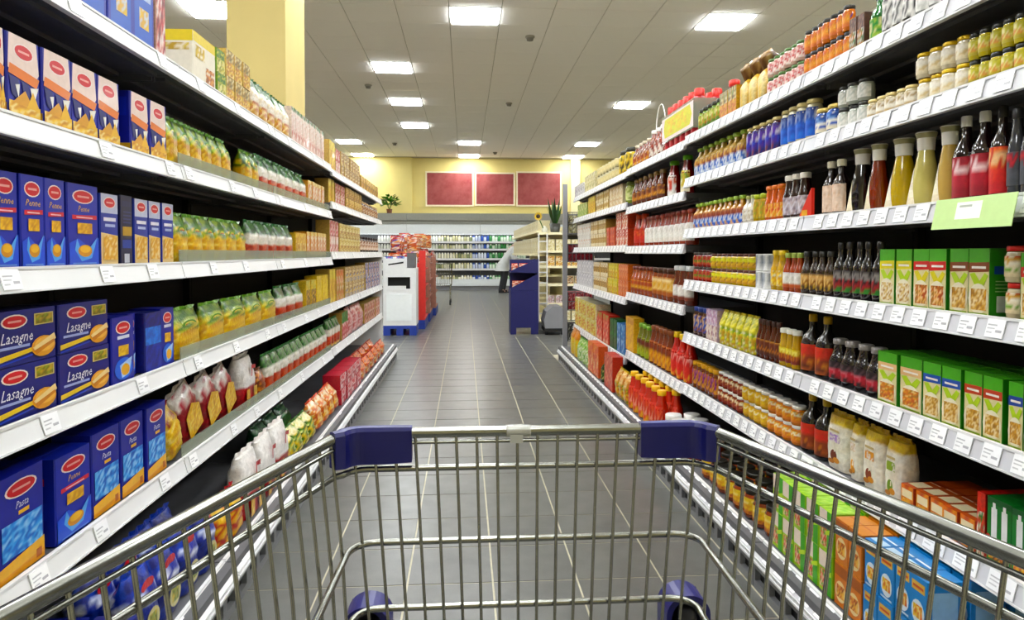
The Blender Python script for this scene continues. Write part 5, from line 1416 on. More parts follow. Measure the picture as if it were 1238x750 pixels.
# scrap of clear tape on the rim
tp = M('tape').lathe([(0.0078, -0.014), (0.0085, 0.0), (0.0078, 0.016)], 'ffffff', 10)
tp.v = [(TC - 0.012 + z, TF + x, 0.979 + y) for x, y, z in tp.v]
tp.box(TC - 0.022, TF - 0.0095, 0.966, TC - 0.006, TF - 0.0085, 0.976)
put('tape_scrap', tp, tr, TO, label='torn scrap of clear tape on the rim')

# ------------------------------------------------------------------ chilled wall cabinets at the far end
FY = 21.9
def wy(px, Y):
    a_ = math.atan((px - 619) / F) + YAW
    return math.tan(a_) * Y
FX0, FX1 = -4.2, 5.2
nbay = 4; bw = (FX1 - FX0) / nbay

DZ = [1.56, 1.32, 1.01, 0.68, 0.28]
for k in range(nbay):
    xa, xb = FX0 + bw * k + 0.004, FX0 + bw * (k + 1) - 0.004
    nm = ['behind the white counter', 'with brown and cream pots', 'with blue and green pots', 'hidden behind the cream rack'][k]
    t = empty('chiller_cabinet', ((xa + xb) / 2, WALL_Y - 0.15, 0), f'open chilled wall cabinet {nm}', 'chiller', 'chilled wall cabinets')
    of = (-(xa + xb) / 2, -(WALL_Y - 0.15), 0)
    put('canopy', M('fridge_grey').box(xa, FY - 0.05, 2.12, xb, WALL_Y - 0.16, 2.47).box(xa, FY - 0.1, 2.24, xb, FY - 0.05, 2.40), t, of)
    put('fascia', M('fridge_white').box(xa, FY - 0.03, 1.80, xb, FY + 0.03, 2.12), t, of)
    put('back', M('dark_under').box(xa, WALL_Y - 0.3, 0.2, xb, WALL_Y - 0.16, 2.12), t, of)
    put('tub', M('fridge_white').box(xa, FY - 0.05, 0.14, xb, WALL_Y - 0.3, 0.27), t, of)
    put('plinth', M('grey_steel').box(xa, FY, 0.002, xb, WALL_Y - 0.3, 0.14), t, of)
    put('front_glass', M('fridge_white').box(xa, FY - 0.06, 0.20, xb, FY - 0.04, 0.36), t, of)
    put('light_tube', M('cooler_light').box(xa + 0.05, FY + 0.06, 1.80, xb - 0.05, FY + 0.1, 1.83), t, of)
    for z in DZ[:4]:
        s_o = put('shelf', M('fridge_white').box(xa, FY + 0.12, z - 0.03, xb, WALL_Y - 0.3, z), t, of)
        put('price_rail', M('white_steel').box(xa, FY + 0.10, z - 0.045, xb, FY + 0.12, z + 0.02), s_o)
def pot(kind, c, lid):
    h, r_ = kind
    m_ = M('plastic').lathe([(r_ * .85, 0), (r_, h * .2), (r_, h * .75), (r_ * .7, h * .85), (r_ * .7, h)], [c, c, lid, lid], 7)
    return m_.mesh('dairy_pot')
ZONES = [(-4.2, -1.9, ['e8e8e0', 'd8d8d0'], ['f0f0ea']), (-1.9, -0.9, ['f0f0ea', 'e4e6d8', 'b8c4a0', 'f4f4f0'], ['f2f2ee', 'd8dcc8']), (-0.9, 0.2, ['c8c498', 'e8e4c8', '8a946a', 'f0ecd8'], ['d8cca0', '6a6a52', 'f0ece0']),
         (0.2, 0.75, ['3a5ab0', 'c8d0e8', 'e4e8f2'], ['3a5ab0', 'e8ecf4']), (0.75, 1.5, ['3a8a48', '9ac09a', 'e0ecd8'], ['4f9a54', 'e0ecd8']), (1.5, 5.2, ['e8e8e0', 'c8d8c0'], ['f0f0ea'])]
cachep = {}
for si, z in enumerate(DZ):
    dark = si in (2, 3)
    x = -2.75
    n = ['top', 'second', 'third', 'fourth', 'bottom'][si]
    while x < 2.0:
        for a_, b_, c1, c2 in ZONES:
            if a_ <= x < b_:
                cs, ls = c1, c2
        c = random.choice(cs); l = random.choice(ls)
        h = (0.2, 0.17, 0.2, 0.2, 0.2)[si]
        key_ = (h, c, l)
        if key_ not in cachep:
            cachep[key_] = pot((h, 0.042), c, l)
        hue = {0: 'white', 1: 'pale', 2: 'brown', 3: 'blue', 4: 'green', 5: 'white'}[max(q for q in range(6) if x >= ZONES[q][0])]
        o = obj('dairy_bottle', cachep[key_], None, (x, FY + (0.18 if si < 4 else 0.1), z + (0.001 if si < 4 else -0.009)))
        tag(o, f'small {hue} dairy bottle on the {n} shelf of the far chiller', 'bottle', f'{hue} dairy bottles on the {n} chiller shelf')
        x += 0.092

# plants
def leaves(m_, cx, cy, cz, rx, rz, n, ln, cols):
    for _ in range(n):
        a_ = random.uniform(0, 2 * math.pi); e_ = random.uniform(-0.3, 1.3); rr = random.uniform(0.4, 1)
        p0 = Vector((cx + rx * rr * math.cos(a_) * math.cos(e_), cy + rx * rr * math.sin(a_) * math.cos(e_), cz + rz * (0.3 + 0.7 * rr * math.sin(max(e_, 0)))))
        d_ = Vector((math.cos(a_), math.sin(a_), random.uniform(-0.4, 0.8))).normalized()
        s_ = d_.cross(Vector((0, 0, 1))).normalized() * ln * 0.28
        up = Vector((0, 0, ln * 0.12))
        m_.add([p0, p0 + d_ * ln * .5 + s_ + up, p0 + d_ * ln, p0 + d_ * ln * .5 - s_ + up, p0 + d_ * ln * .5], [(0, 1, 4), (1, 2, 4), (2, 3, 4), (3, 0, 4)], random.choice(cols))
def plant(name, loc, label, rx, rz, n, ln, cols, pot_r=0.1, pot_h=0.14):
    t = empty(name, loc, label, 'plant')
    put('pot', M('plastic').lathe([(pot_r * .75, 0), (pot_r, pot_h), (pot_r * .9, pot_h), (pot_r * .85, pot_h * .85), (0.001, pot_h * .84)], ['7a4a34'] * 3 + ['2a2018'], 14), t)
    st = M('leaf')
    for i in range(6):
        a_ = i * 1.05
        st.tube([(0, 0, pot_h * .8), (rx * .3 * math.cos(a_), rx * .3 * math.sin(a_), pot_h + rz * .4), (rx * .7 * math.cos(a_), rx * .7 * math.sin(a_), pot_h + rz * .7)], 0.006, '4a6a2a', 5)
    put('stem', st, t)
    lf = M('leaf'); leaves(lf, 0, 0, pot_h, rx, rz, n, ln, cols)
    put('leaves', lf, t)
    return t
G1 = ['2f6a1c', '4a8a2a', '6aa83a', '1f4a14', '8ab84a']
plant('potted_plant', (wy(471, 22.1), 22.1, 2.471), 'leafy green potted plant on top of the chiller canopy', 0.3, 0.42, 130, 0.16, G1)

# ------------------------------------------------------------------ promotion goods between the aisle end and the chillers
# white counter on a blue pallet
def pallet(t, w, d, of=(0, 0, 0)):
    m_ = M('pallet_blue')
    for x in (-w / 2, -0.05, w / 2 - 0.1):
        m_.box(x, -d / 2, 0.002, x + 0.1, d / 2, 0.1)
    m_.box(-w / 2, -d / 2, 0.1, w / 2, d / 2, 0.145)
    return put('pallet', m_, t, of)
cx0, cx1, CY = wy(463, 9.9), wy(503, 9.9), 9.9
w = cx1 - cx0; cxm = (cx0 + cx1) / 2
t = empty('display_counter', (cxm, CY + 0.25, 0), 'white display counter with dark letterbox opening on a blue pallet', 'counter')
pallet(t, w, 0.5)
bd = M('white_card'); yf = -0.25
bd.box(-w / 2, yf, 0.146, w / 2, yf + 0.02, 0.68).box(-w / 2, yf, 0.85, w / 2, yf + 0.02, 0.98).box(-w / 2, yf, 0.68, -w * 0.36, yf + 0.02, 0.85).box(w * 0.32, yf, 0.68, w / 2, yf + 0.02, 0.85)
bd.box(-w / 2, yf + 0.02, 0.146, -w / 2 + 0.02, 0.25, 1.14).box(w / 2 - 0.02, yf + 0.02, 0.146, w / 2, 0.25, 0.98).box(-w / 2 + 0.02, 0.23, 0.146, w / 2 - 0.02, 0.25, 1.14)
bd.box(-w / 2 + 0.02, yf + 0.02, 0.64, w / 2 - 0.02, 0.23, 0.66)
bd.box(-w / 2, yf, 0.98, w * 0.2, yf + 0.02, 1.12).box(-w / 2 + 0.02, yf + 0.02, 0.96, w / 2 - 0.02, 0.23, 0.98)
put('cabinet', bd, t)
put('opening', M('black').box(-w * 0.4, yf + 0.1, 0.662, w * 0.4, yf + 0.11, 0.95), t)
put('tray', M('white_card').box(-w * 0.36, yf - 0.004, 0.66, w * 0.18, yf + 0.08, 0.72), t)
put('front_panel', M('fridge_white').box(-w * 0.4, yf - 0.006, 0.22, w * 0.36, yf, 0.6), t)
put('slot', M('black').add([(-w * 0.34, yf - 0.002, 1.02), (w * 0.12, yf - 0.002, 1.05), (w * 0.12, yf - 0.002, 1.075), (-w * 0.34, yf - 0.002, 1.04)], [(0, 1, 2, 3)], 'ffffff'), t)
put('bin', M('dark_under').box(w * 0.22, yf + 0.03, 0.981, w * 0.46, 0.05, 1.2), t)
SN = R((1, ['c83a28', 'e0a060', 'f0dcd0', '8a2a20', 'd86a3a', '3a4a9a', 'e8e0e0']))
BLU = R((1, ['2a4aa0', 'e8ecf4', '1c2f7a', 'c84a5a', '6a9ad0']))
cc = {}
pk = k_softbag(0.13, 0.17, 0.09, BLU, '2a4aa0')
for i, (dx, dy) in enumerate(((-0.21, 0.0), (-0.02, 0.02))):
    place(pk, 'X', (cxm + dx * 0.8, CY + 0.16 + dy, 0.981 + (0.0 if i else 0.0)), random.uniform(-.3, .3), ('blue and white bag lying beside the pasta end on the white counter', 'blue and white bag beside the bin on the white counter')[i], 'bag', 'sweet_bag', 'bags on the white counter', True, cc)
# pallets of snack packs behind it
for k, (ya, yb, nm) in enumerate(((10.7, 11.7, 'nearest the white counter'), (11.85, 12.9, 'in the middle of the pallet row'), (13.05, 14.1, 'closest to the chillers'))):
    px_ = (516, 521, 527)[k]
    xr = wy((514, 520, 527)[k], ya + 0.1)
    xl = xr - 0.62
    t = empty('pallet_display', ((xl + xr) / 2, (ya + yb) / 2, 0), f'pallet display of snack packs {nm}', 'display', 'pallet displays by the chillers')
    wd_, dp = xr - xl, yb - ya
    pallet(t, wd_, dp)
    top_ = (1.04, 1.12, 1.12)[k]
    cardm = M('red_card' if k == 0 else 'brown_card')
    cardm.box(-wd_ / 2, -dp / 2, 0.146, wd_ / 2, -dp / 2 + 0.01, top_)
    cardm.box(-wd_ / 2, -dp / 2 + 0.01, 0.146, -wd_ / 2 + 0.01, dp / 2, top_)
    for q in range(4):
        cardm.box(wd_ / 2 - 0.05, -dp / 2 + 0.011, 0.146 + q * (top_ - 0.2) / 3.2, wd_ / 2, dp / 2, 0.146 + q * (top_ - 0.2) / 3.2 + 0.02)
        cardm.box(-wd_ / 2 + 0.011, -dp / 2 + 0.011, 0.146 + q * (top_ - 0.2) / 3.2, wd_ / 2 - 0.05, dp / 2, 0.146 + q * (top_ - 0.2) / 3.2 + 0.02)
    put('card_sleeve', cardm, t)
    cap_ = M('red_card').box(wd_ / 2 - 0.09, -dp / 2 - 0.006, 0.2, wd_ / 2 + 0.012, -dp / 2 + 0.05, top_ + 0.2)
    if k == 0:
        put('red_column', cap_, t)
    step = (top_ - 0.2) / 3.2
    for q in range(4):           # packs facing the aisle on each level and a heap on top
        zz = 0.146 + q * step + 0.0215
        cc2 = {}
        hh = step - 0.035 if q < 3 else 0.21
        pp = k_softbag(0.15, hh, 0.11, SN if (k + q) % 2 == 0 else R((1, ['d8b0a0', 'a85a4a', 'f0e8e0', 'c8907a', '8a7a88', 'b83a2a'])), 'c83028')
        for i in range(5):
            yy = ya + 0.12 + (dp - 0.2) * (i + 0.5) / 5
            place(pp, 'X', ((xl + xr) / 2 + wd_ / 2 - 0.03, yy, zz), math.pi / 2 + random.uniform(-.1, .1),
                  f'{ORD[i]} snack bag from the trolley, {["bottom", "second", "third", "top"][q]} level, display {nm}', 'bag', 'snack_bag', f'snack bags of the display {nm}', True, cc2)
    cc3 = {}
    pp = k_softbag(0.19, 0.25, 0.12, SN, 'c83028')
    cc4 = {}
    pp2 = k_softbag(0.19, 0.24, 0.12, R((1, ['e0702a', 'f0c890', 'c84a20', 'e8d8c8', '9a3a24'])), 'd8602a')
    for i in range(6):
        xx = xl + 0.12 + 0.23 * (i % 2); yy = ya + 0.1 + 0.27 * (i // 2)
        place(pp if i % 3 else pp2, 'X', (xx, yy, 0.146 + 3 * step + 0.0215 + (0.0 if k else 0.0)), random.uniform(-.1, .1),
              f'{ORD[i]} large snack bag heaped on the display {nm}', 'bag', 'snack_bag', f'bags heaped on the display {nm}', True, cc3 if i % 3 else cc4)
    for i in range(4):
        xx = xl + 0.15 + 0.27 * (i % 2); yy = ya + 0.2 + 0.4 * (i // 2)
        place(pp2 if i % 2 else pp, 'X', (xx, yy, 0.146 + 3 * step + 0.0215 + 0.272), random.uniform(-.1, .1),
              f'{ORD[i]} topmost snack bag on the display {nm}', 'bag', 'snack_bag', f'topmost bags on the display {nm}', True, cc4 if i % 2 else cc3)
# grey wire trolley parked beyond the pallets
tx, ty = wy(533, 16.0), 16.0
t = empty('wire_trolley', (tx, ty, 0), 'grey wire trolley parked beyond the snack pallets', 'trolley')
bk = M('chrome')
for z in (0.45, 0.7, 0.95):
    bk.tube([(-0.25, -0.4, z), (0.25, -0.4, z), (0.25, 0.4, z), (-0.25, 0.4, z)], 0.008, closed=True, seg=5)
for i in range(11):
    for yy in (-0.4, 0.4):
        bk.tube([(-0.25 + 0.05 * i, yy, 0.45), (-0.25 + 0.05 * i, yy, 0.95)], 0.004, seg=4)
for i in range(17):
    for xx in (-0.25, 0.25):
        bk.tube([(xx, -0.4 + 0.05 * i, 0.45), (xx, -0.4 + 0.05 * i, 0.95)], 0.004, seg=4)
put('basket', bk, t)
lg = M('chrome')
for xx in (-0.22, 0.22):
    lg.tube([(xx, -0.35, 0.13), (xx, 0.35, 0.13)], 0.012, seg=5); lg.tube([(xx, 0.35, 0.13), (xx, 0.4, 0.45)], 0.012, seg=5); lg.tube([(xx, -0.35, 0.13), (xx, -0.3, 0.45)], 0.012, seg=5)
put('frame', lg, t)
for xx in (-0.22, 0.22):
    for yy in (-0.35, 0.35):
        w_ = M('dark_rubber').lathe([(0.01, -0.015), (0.06, -0.015), (0.06, 0.015), (0.01, 0.015)], 'ffffff', 12)
        w_.v = [(xx + z, yy + a_, 0.061 + b_) for a_, b_, z in w_.v]
        put('castor', w_, t)

# navy cardboard display with two slanted trays
bx0, bx1, BY = wy(617.5, 9.9), wy(651, 9.9), 9.9
w = bx1 - bx0; bxm = (bx0 + bx1) / 2
t = empty('card_display', (bxm, BY, 0), 'navy blue cardboard display with two slanted trays', 'display')
nv = M('navy_card')
D = 0.42
nv.box(-w / 2, 0, 0.10, w / 2, 0.012, 0.642).box(-w / 2, 0.012, 0.10, -w / 2 + 0.012, D, 0.642).box(w / 2 - 0.012, 0.012, 0.10, w / 2, D, 1.10).box(-w / 2 + .012, D - 0.012, 0.10, w / 2 - .012, D, 1.10)
put('body', nv, t)
for poly_ in ([(-w / 2, 0.645), (w / 2, 0.645), (w / 2, 0.90), (-w / 2, 0.685)], [(-w / 2, 0.92), (w / 2, 0.902), (w / 2, 1.115), (-w / 2, 0.94)]):
    sp_ = M('navy_card')
    for yy in (0.0, D + 0.001):
        v = [(x, yy, z) for x, z in poly_] + [(x, yy + 0.01, z) for x, z in poly_]
        sp_.add(v, [(0, 1, 2, 3), (7, 6, 5, 4), (0, 4, 5, 1), (1, 5, 6, 2), (2, 6, 7, 3), (3, 7, 4, 0)], 'ffffff')
    z_ = min(q[1] for q in poly_) + 0.005
    sp_.box(-w / 2 + 0.002, 0.0101, z_, w / 2 - 0.013, D - 0.013, z_ + 0.01)
    put('tray', sp_, t)
lg = M('navy_card').box(-w / 2, 0, 0.002, -w / 2 + 0.08, 0.012, 0.1).box(w / 2 - 0.11, 0, 0.002, w / 2, 0.012, 0.1).box(-w / 2, 0.012, 0.002, -w / 2 + 0.012, D, 0.1).box(w / 2 - 0.012, 0.012, 0.002, w / 2, D, 0.1)
put('foot', lg, t)
cc = {}
pp = k_softbag(0.1, 0.13, 0.08, R((1, ['c8402c', 'e8c8b8', 'a82a1c', 'f0e8e0', 'd8703a'])), 'c83028')
for lv, z in (('lower', 0.661), ('upper', 0.918)):
    for i in range(3):
        place(pp, 'X', (bxm - w / 2 + 0.07 + 0.1 * i, BY + 0.06, z), random.uniform(-.2, .2), f'{ORD[i]} red sweet bag in the {lv} tray of the navy display', 'bag', 'sweet_bag', 'red sweet bags in the navy display', True, cc)

# cream shelving of the next aisle, seen over the navy display
GX0, GX1, GY0, GY1 = 1.13, 2.05, 10.45, 16.2
t = empty('cream_shelving', (GX0, GY0, 0), 'cream shelving block behind the navy display with end shelves', 'shelving')
of = (-GX0, -GY0, 0)
put('core', M('cream').box(GX0 + 0.42, GY0 + 0.3, 0.02, GX0 + 0.5, GY1, 1.62), t, of)
put('plinth', M('grey_steel').box(GX0, GY0, 0.002, GX1, GY1, 0.12), t, of)
for z in (1.56, 1.19, 0.86, 0.5, 0.14):
    put('shelf', M('cream').box(GX0 + 0.0, GY0 + 0.32, z - 0.04, GX0 + 0.42, GY1, z), t, of)
for z in (1.52, 1.24, 1.0, 0.72, 0.42, 0.14):
    put('end_shelf', M('cream').box(GX0 + 0.02, GY0, z - 0.035, GX1 - 0.02, GY0 + 0.3, z), t, of)
put('end_back', M('dark_under').box(GX0 + 0.5, GY0 + 0.301, 0.12, GX1, GY0 + 0.315, 1.5), t, of)
for xx in (GX0, GX0 + 0.13):
    put('ladder_post', M('white_steel').box(xx, GY0 - 0.03, 0.12, xx + 0.018, GY0 - 0.005, 1.5), t, of)
for q in range(8):
    put('ladder_rung', M('white_steel').box(GX0 + 0.018, GY0 - 0.025, 0.25 + 0.16 * q, GX0 + 0.13, GY0 - 0.01, 0.268 + 0.16 * q), t, of)
CRM = R((1, ['f4ecc8', 'e8dcb0', 'fbf6e0', 'd8c890']))
AMB = R((1, ['e8c070', 'd89a3a', 'f0e0b8', 'c87a28', 'f4ead0']))
for lv, z, hh, rw in (('top', 1.56, 0.16, CRM), ('second', 1.19, 0.26, CRM), ('third', 0.86, 0.2, R((.5, ['f0e4c8', 'e0c8a0']), (.5, ['d84a30', 'e87a50', 'c83a24']))), ('fourth', 0.5, 0.2, AMB)):
    cc = {}
    pp = k_pack(0.24, hh, 0.2, 'f0e6c0', rw)
    for i in range(18):
        place(pp, 'X', (GX0 + 0.03, GY0 + 0.46 + 0.3 * i, z + 0.001), -math.pi / 2, f'{ORD[i]} cream pack from the trolley on the {lv} cream shelf', 'box', 'cream_pack', f'cream packs on the {lv} cream shelf', True, cc)
for lv, z, hh, rw in (('top', 1.24, 0.17, CRM), ('second', 1.0, 0.15, AMB), ('fourth', 0.42, 0.12, R((1, ['e8e0e0', '8a7a7a', 'd8b0b0']))), ('third', 0.72, 0.12, R((1, ['d8c8b0', 'c8a078', '3a2a20']))), ('bottom', 0.14, 0.2, CRM)):
    cc = {}
    n_ = 2 if lv == 'third' else 6
    pp = k_pack(0.11, hh, 0.15, 'e8dcb8', rw)
    for i in range(n_):
        place(pp, 'X', (GX0 + 0.21 + 0.125 * i + (0.3 if n_ == 2 else 0), GY0 + 0.03, z + 0.001), 0, f'{ORD[i]} small pack from the ladder on the {lv} end shelf', 'box', 'small_pack', f'small packs on the {lv} end shelf', True, cc)
# sunflower and dark leaves on top of the shelving
sx, sy, sz = wy(650, 11.0), 11.0, 1.52
t = empty('sunflower', (GX0 + 0.12, 10.6, 1.521), 'yellow sunflower with dark centre above the navy display', 'flower')
px_ = wy(650, 10.6) - (GX0 + 0.12)
put('stem', M('leaf').tube([(0, 0, 0), (px_ * .5, -0.04, 0.13), (px_, -0.06, 0.25)], 0.008, '3f6a24', 6), t)
put('vase', M('plastic').lathe([(0.04, 0), (0.05, 0.05), (0.02, 0.1)], 'c8c8b8', 10), t)
fl_ = M('leaf')
for i in range(16):
    a_ = i * math.pi / 8
    c_, s_ = math.cos(a_), math.sin(a_)
    fl_.add([(px_ + 0.03 * c_ - 0.015 * s_, -0.07, 0.25 + 0.03 * s_ + 0.015 * c_), (px_ + 0.03 * c_ + 0.015 * s_, -0.07, 0.25 + 0.03 * s_ - 0.015 * c_), (px_ + 0.075 * c_, -0.085, 0.25 + 0.075 * s_)], [(0, 1, 2)], 'e8c02a')
put('petals', fl_, t)
dc = M('leaf').lathe([(0.001, 0.015), (0.025, 0.01), (0.034, 0.0)], '3a2412', 12)
dc.v = [(px_ + x, -0.07 - z, 0.25 + y) for x, y, z in dc.v]
put('flower_head', dc, t)
t = empty('tall_plant', (wy(671, 10.62), 10.62, 1.521), 'dark green upright leaves standing on the cream shelving', 'plant')
lf = M('leaf')
for i in range(12):
    a_ = i * 0.9; r_ = 0.05
    d_ = Vector((math.cos(a_), math.sin(a_), 0)); s_ = Vector((-math.sin(a_), math.cos(a_), 0)) * 0.03
    h_ = random.uniform(0.42, 0.56)
    pts = [d_ * r_ * 0.3 + Vector((0, 0, .1)), d_ * 0.08 + Vector((0, 0, h_ * .6)), d_ * 0.14 + Vector((0, 0, h_))]
    lf.add([pts[0] - s_ * .4, pts[0] + s_ * .4, pts[1] + s_, pts[1] - s_, pts[2]], [(0, 1, 2, 3), (3, 2, 4)], random.choice(['1f4a18', '2f5a1f', '16380f']))
put('leaves', lf, t)
put('pot', M('plastic').lathe([(0.07, 0), (0.09, 0.14), (0.08, 0.13), (0.001, 0.12)], ['3a3a34'] * 3, 12), t)
# dark floor trolley beside the display
t = empty('floor_trolley', (1.30, 9.95, 0), 'low grey and black trolley between navy display and wire stand', 'trolley')
bm_ = M('grey_steel')
ring = [(-0.13, 0.10), (-0.15, 0.2), (-0.11, 0.34), (-0.02, 0.42), (0.10, 0.42), (0.16, 0.3), (0.15, 0.10)]
n = len(ring)
bm_.add([(x, -0.15, z) for x, z in ring] + [(x, 0.3, z) for x, z in ring], [tuple(range(n - 1, -1, -1)), tuple(range(n, 2 * n))] + [(i, (i + 1) % n, (i + 1) % n + n, i + n) for i in range(n)], 'ffffff')
put('hood', bm_, t)
put('chassis', M('black').box(-0.14, -0.16, 0.05, 0.16, 0.3, 0.1), t)
for xx in (-0.11, 0.13):
    w_ = M('dark_rubber').lathe([(0.01, -0.02), (0.045, -0.02), (0.045, 0.02), (0.01, 0.02)], 'ffffff', 12)
    w_.v = [(xx + z, -0.1 + a_, 0.046 + b_) for a_, b_, z in w_.v]
    put('wheel', w_, t)

# wire stand at the end of the sauce shelving
SX0, SX1, SY0, SY1 = 1.13, 1.50, 7.62, 7.98
t = empty('wire_stand', ((SX0 + SX1) / 2, SY0, 0), 'tall grey post stand with wire baskets at the sauce shelving end', 'stand')
of = (-(SX0 + SX1) / 2, -SY0, 0)
put('post', M('grey_steel').box(SX0 - 0.02, SY0, 0.002, SX0 + 0.03, SY0 + 0.05, 1.98), t, of)
put('post', M('grey_steel').box(SX1 - 0.03, SY1 - 0.05, 0.002, SX1 + 0.02, SY1, 1.9), t, of)
for z0, z1 in ((1.42, 1.66), (1.1, 1.3), (0.55, 0.75), (0.2, 0.4)):
    bk = M('dark_under')
    for z in (z0, (z0 + z1) / 2, z1):
        bk.tube([(SX0 + 0.035, SY0 + 0.02, z), (SX1 - 0.035, SY0 + 0.02, z), (SX1 - 0.035, SY1 - 0.02, z), (SX0 + 0.035, SY1 - 0.02, z)], 0.005, closed=True, seg=5)
    for i in range(7):
        x = SX0 + 0.04 + (SX1 - SX0 - 0.08) * i / 6
        for yy in (SY0 + 0.02, SY1 - 0.02):
            bk.tube([(x, yy, z0), (x, yy, z1)], 0.003, seg=4)
        bk.tube([(x, SY0 + 0.02, z0), (x, SY1 - 0.02, z0)], 0.003, seg=4)
    for i in range(6):
        yy = SY0 + 0.02 + (SY1 - SY0 - 0.04) * i / 5
        for x in (SX0 + 0.035, SX1 - 0.035):
            bk.tube([(x, yy, z0), (x, yy, z1)], 0.003, seg=4)
    bk.tube([(SX0 + 0.01, SY0 + 0.03, z0 + .05), (SX0 + 0.04, SY0 + 0.03, z0 + .05)], 0.006, seg=5)
    bk.tube([(SX1 - 0.01, SY1 - 0.03, z0 + .05), (SX1 - 0.04, SY1 - 0.03, z0 + .05)], 0.006, seg=5)
    put('basket', bk, t, of)
for lv, z, pal in (('top', 1.425, ['d8d0a0', 'a8a070', '5a4a34', 'e8e4c8']), ('second', 1.105, ['8a2a34', '3a1a20', 'a84a50', '5a2028']), ('third', 0.555, ['a83a44', '8a2a34', 'c86a70', 'd8b0b0']), ('bottom', 0.205, ['3a3a34', '6a6a60', 'd8d8d0', '1a1a18'])):
    cc = {}
    pp = k_pack(0.085, 0.2, 0.12, pal[0], R((1, pal)))
    for i in range(3):
        place(pp, 'X', (SX0 + 0.09 + 0.098 * i, SY0 + 0.06, z), 0, f'{ORD[i]} packet from the grey post, {lv} basket of the wire stand', 'packet', 'stand_packet', f'packets in the {lv} wire basket', True, cc)

# ------------------------------------------------------------------ shopper in a pale grey coat before the chillers
def skin_body(name, joints, edges, mat, parent, sub=2):
    me = bpy.data.meshes.new(name)
    me.from_pydata([j[0] for j in joints], edges, [])
    o = obj(name, me, parent)
    sk = o.modifiers.new('skin', 'SKIN'); sk.use_smooth_shade = True
    for i, j in enumerate(joints):
        r_ = j[1] if isinstance(j[1], tuple) else (j[1], j[1])
        me.skin_vertices[0].data[i].radius = r_
        me.skin_vertices[0].data[i].use_root = i == 0
    sb = o.modifiers.new('sub', 'SUBSURF'); sb.levels = sub; sb.render_levels = sub
    me.materials.append(MAT[mat])
    return o
PX, PY = wy(609.5, 20.4), 20.4
t = empty('person', (PX, PY, 0), 'person in a pale grey coat and dark trousers leaning at the chillers', 'person', rotz=math.radians(-8))
def leaned(v):
    k_ = max(0.0, v[2] - 0.85)
    return (v[0] + 0.42 * k_, v[1], v[2] - 0.07 * k_)
# local: +x faces the chiller side of the body, leaning slightly forward
J_ = [((0, 0, 0.92), (0.13, 0.15)), ((0.03, 0, 1.12), (0.12, 0.15)), ((0.08, 0, 1.32), (0.12, 0.17)), ((0.11, 0, 1.46), (0.07, 0.08)), ((0.13, 0, 1.54), 0.05),
      ((0.15, 0, 1.62), (0.085, 0.075)), ((0.155, 0, 1.71), (0.09, 0.078)),
      ((0.09, 0.19, 1.40), 0.055), ((0.16, 0.24, 1.14), 0.045), ((0.34, 0.2, 1.0), 0.034), ((0.42, 0.19, 0.97), 0.03),
      ((0.09, -0.19, 1.40), 0.055), ((0.12, -0.25, 1.13), 0.045), ((0.28, -0.22, 0.95), 0.034), ((0.36, -0.21, 0.91), 0.03),
      ((0.0, 0.09, 0.86), 0.085), ((0.03, 0.10, 0.48), 0.06), ((-0.04, 0.1, 0.10), 0.042), ((0.10, 0.11, 0.035), 0.034),
      ((0.0, -0.09, 0.86), 0.085), ((0.0, -0.1, 0.48), 0.06), ((-0.10, -0.1, 0.10), 0.042), ((0.04, -0.11, 0.035), 0.034)]
E_ = [(0, 1), (1, 2), (2, 3), (3, 4), (4, 5), (5, 6), (3, 7), (7, 8), (8, 9), (9, 10), (3, 11), (11, 12), (12, 13), (13, 14), (0, 15), (15, 16), (16, 17), (17, 18), (0, 19), (19, 20), (20, 21), (21, 22)]
J_ = [(leaned(p_), r_) for p_, r_ in J_]
skin_body('body', J_, E_, 'skin', t)
for sgn, base in ((1, Vector((0.42, 0.19, 0.97))), (-1, Vector((0.36, -0.21, 0.91)))):
    for q in range(5):
        off_ = Vector((0.02, (q - 2) * 0.017, -0.004))
        L_ = (0.06, 0.075, 0.08, 0.075, 0.06)[q] if q else 0.05
        if q == 0:
            d1, d2 = Vector((0.02, -0.03 * sgn, -0.01)), Vector((0.05, -0.035 * sgn, -0.02)); off_ = Vector((-0.02, -0.025 * sgn, 0))
        else:
            d1, d2 = Vector((L_ * .55, 0, -0.01)), Vector((L_ * .95, 0, -0.035))
        skin_body('finger', [(leaned(base + off_), 0.009), (leaned(base + off_ + d1), 0.0085), (leaned(base + off_ + d2), 0.007)], [(0, 1), (1, 2)], 'skin', t, 1)
def ring_mesh(name, mat, rings, n=18, parent=None):
    m_ = M(mat); vs = []
    for cx, cy, z, rx, ry in rings:
        for k in range(n):
            a_ = 2 * math.pi * k / n
            vs.append(leaned((cx + rx * math.cos(a_), cy + ry * math.sin(a_), z)))
    fs = [(i * n + k, i * n + (k + 1) % n, (i + 1) * n + (k + 1) % n, (i + 1) * n + k) for i in range(len(rings) - 1) for k in range(n)]
    m_.add(vs, fs, 'ffffff', True)
    return put(name, m_, parent)
ring_mesh('coat', 'coat', [(-0.04, 0, 0.66, 0.24, 0.29), (-0.02, 0, 0.85, 0.21, 0.255), (0.02, 0, 1.08, 0.175, 0.215), (0.07, 0, 1.3, 0.165, 0.225), (0.09, 0, 1.42, 0.14, 0.2), (0.11, 0, 1.49, 0.085, 0.1), (0.12, 0, 1.53, 0.07, 0.075)], parent=t)
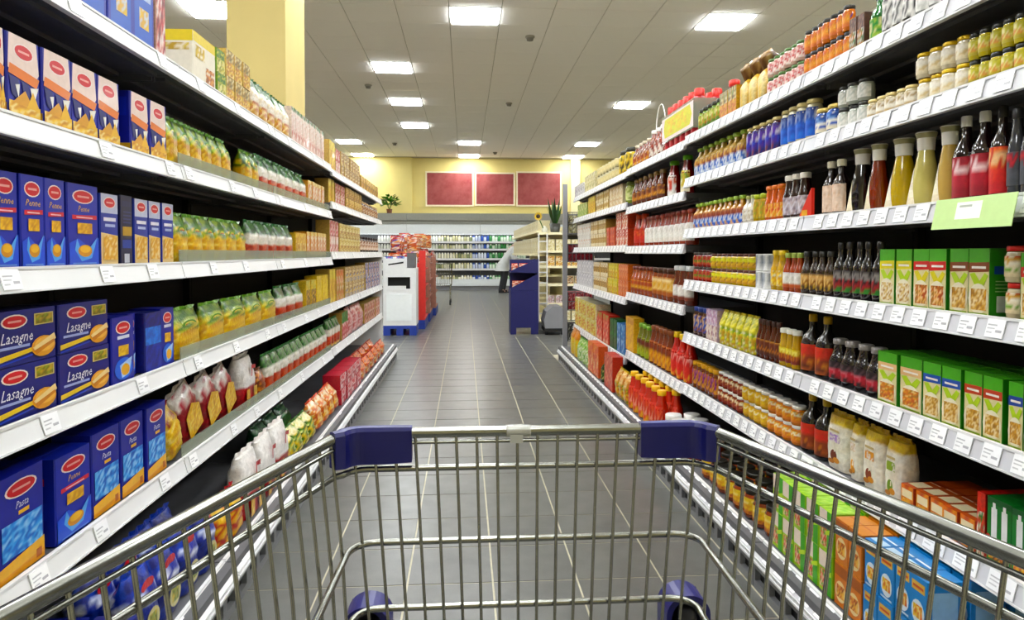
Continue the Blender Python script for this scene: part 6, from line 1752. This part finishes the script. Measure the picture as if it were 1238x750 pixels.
for sgn in (1, -1):
    sl = M('coat')
    P3 = [(0.09, 0.17 * sgn, 1.42), (0.125, 0.225 * sgn, 1.27), (0.145, 0.25 * sgn, 1.13), (0.24, 0.235 * sgn, 1.06 - (0.03 if sgn < 0 else 0)), (0.32, 0.21 * sgn, 1.0 - (0.04 if sgn < 0 else 0))]
    sl.tube([leaned(p_) for p_ in P3], 0.066, seg=10)
    put('sleeve', sl, t)
for sgn in (1, -1):
    x_ = 0.03 if sgn > 0 else 0.0; xf = -0.04 if sgn > 0 else -0.1
    ring_mesh('trouser_leg', 'trouser', [(xf, 0.1 * sgn, 0.075, 0.07, 0.065), (x_ - 0.01, 0.1 * sgn, 0.47, 0.085, 0.08), (0.0, 0.09 * sgn, 0.88, 0.115, 0.11)], 12, t)
    sh = M('dark_rubber').box(xf - 0.06, 0.1 * sgn - 0.045, 0.001, xf + 0.19, 0.1 * sgn + 0.045, 0.03).box(xf - 0.06, 0.1 * sgn - 0.042, 0.03, xf + 0.12, 0.1 * sgn + 0.042, 0.085)
    put('shoe', sh, t)
hr = M('hair'); 
hr.lathe([(0.098, 1.60), (0.106, 1.67), (0.108, 1.73), (0.09, 1.79), (0.05, 1.82), (0.002, 1.83)], 'ffffff', 14, 0.125, 0)
hr.v = [leaned(v) for v in hr.v]
put('hair', hr, t)
fc = M('skin'); fc.add([(0.235, 0.012, 1.64), (0.235, -0.012, 1.64), (0.262, 0, 1.645), (0.238, 0, 1.69)], [(0, 2, 3), (2, 1, 3), (0, 1, 2)], 'ffffff'); fc.v = [leaned(v) for v in fc.v]; put('nose', fc, t)
for sgn in (1, -1):
    ey = M('hair').lathe([(0.0, -0.008), (0.008, 0), (0.0, 0.008)], 'ffffff', 8, 0.232, 0.032 * sgn); ey.v = [(x, y, z + 1.69) for x, y, z in ey.v]; ey.v = [leaned(v) for v in ey.v]; put('eye', ey, t)
    er = M('skin').lathe([(0.002, -0.03), (0.018, -0.01), (0.02, 0.012), (0.002, 0.03)], 'ffffff', 8, 0.15, 0.098 * sgn); er.v = [(x, y, z + 1.67) for x, y, z in er.v]; er.v = [leaned(v) for v in er.v]; put('ear', er, t)
mo = M('hair').box(0.232, -0.025, 1.598, 0.238, 0.025, 1.604); mo.v = [leaned(v) for v in mo.v]; put('mouth', mo, t)
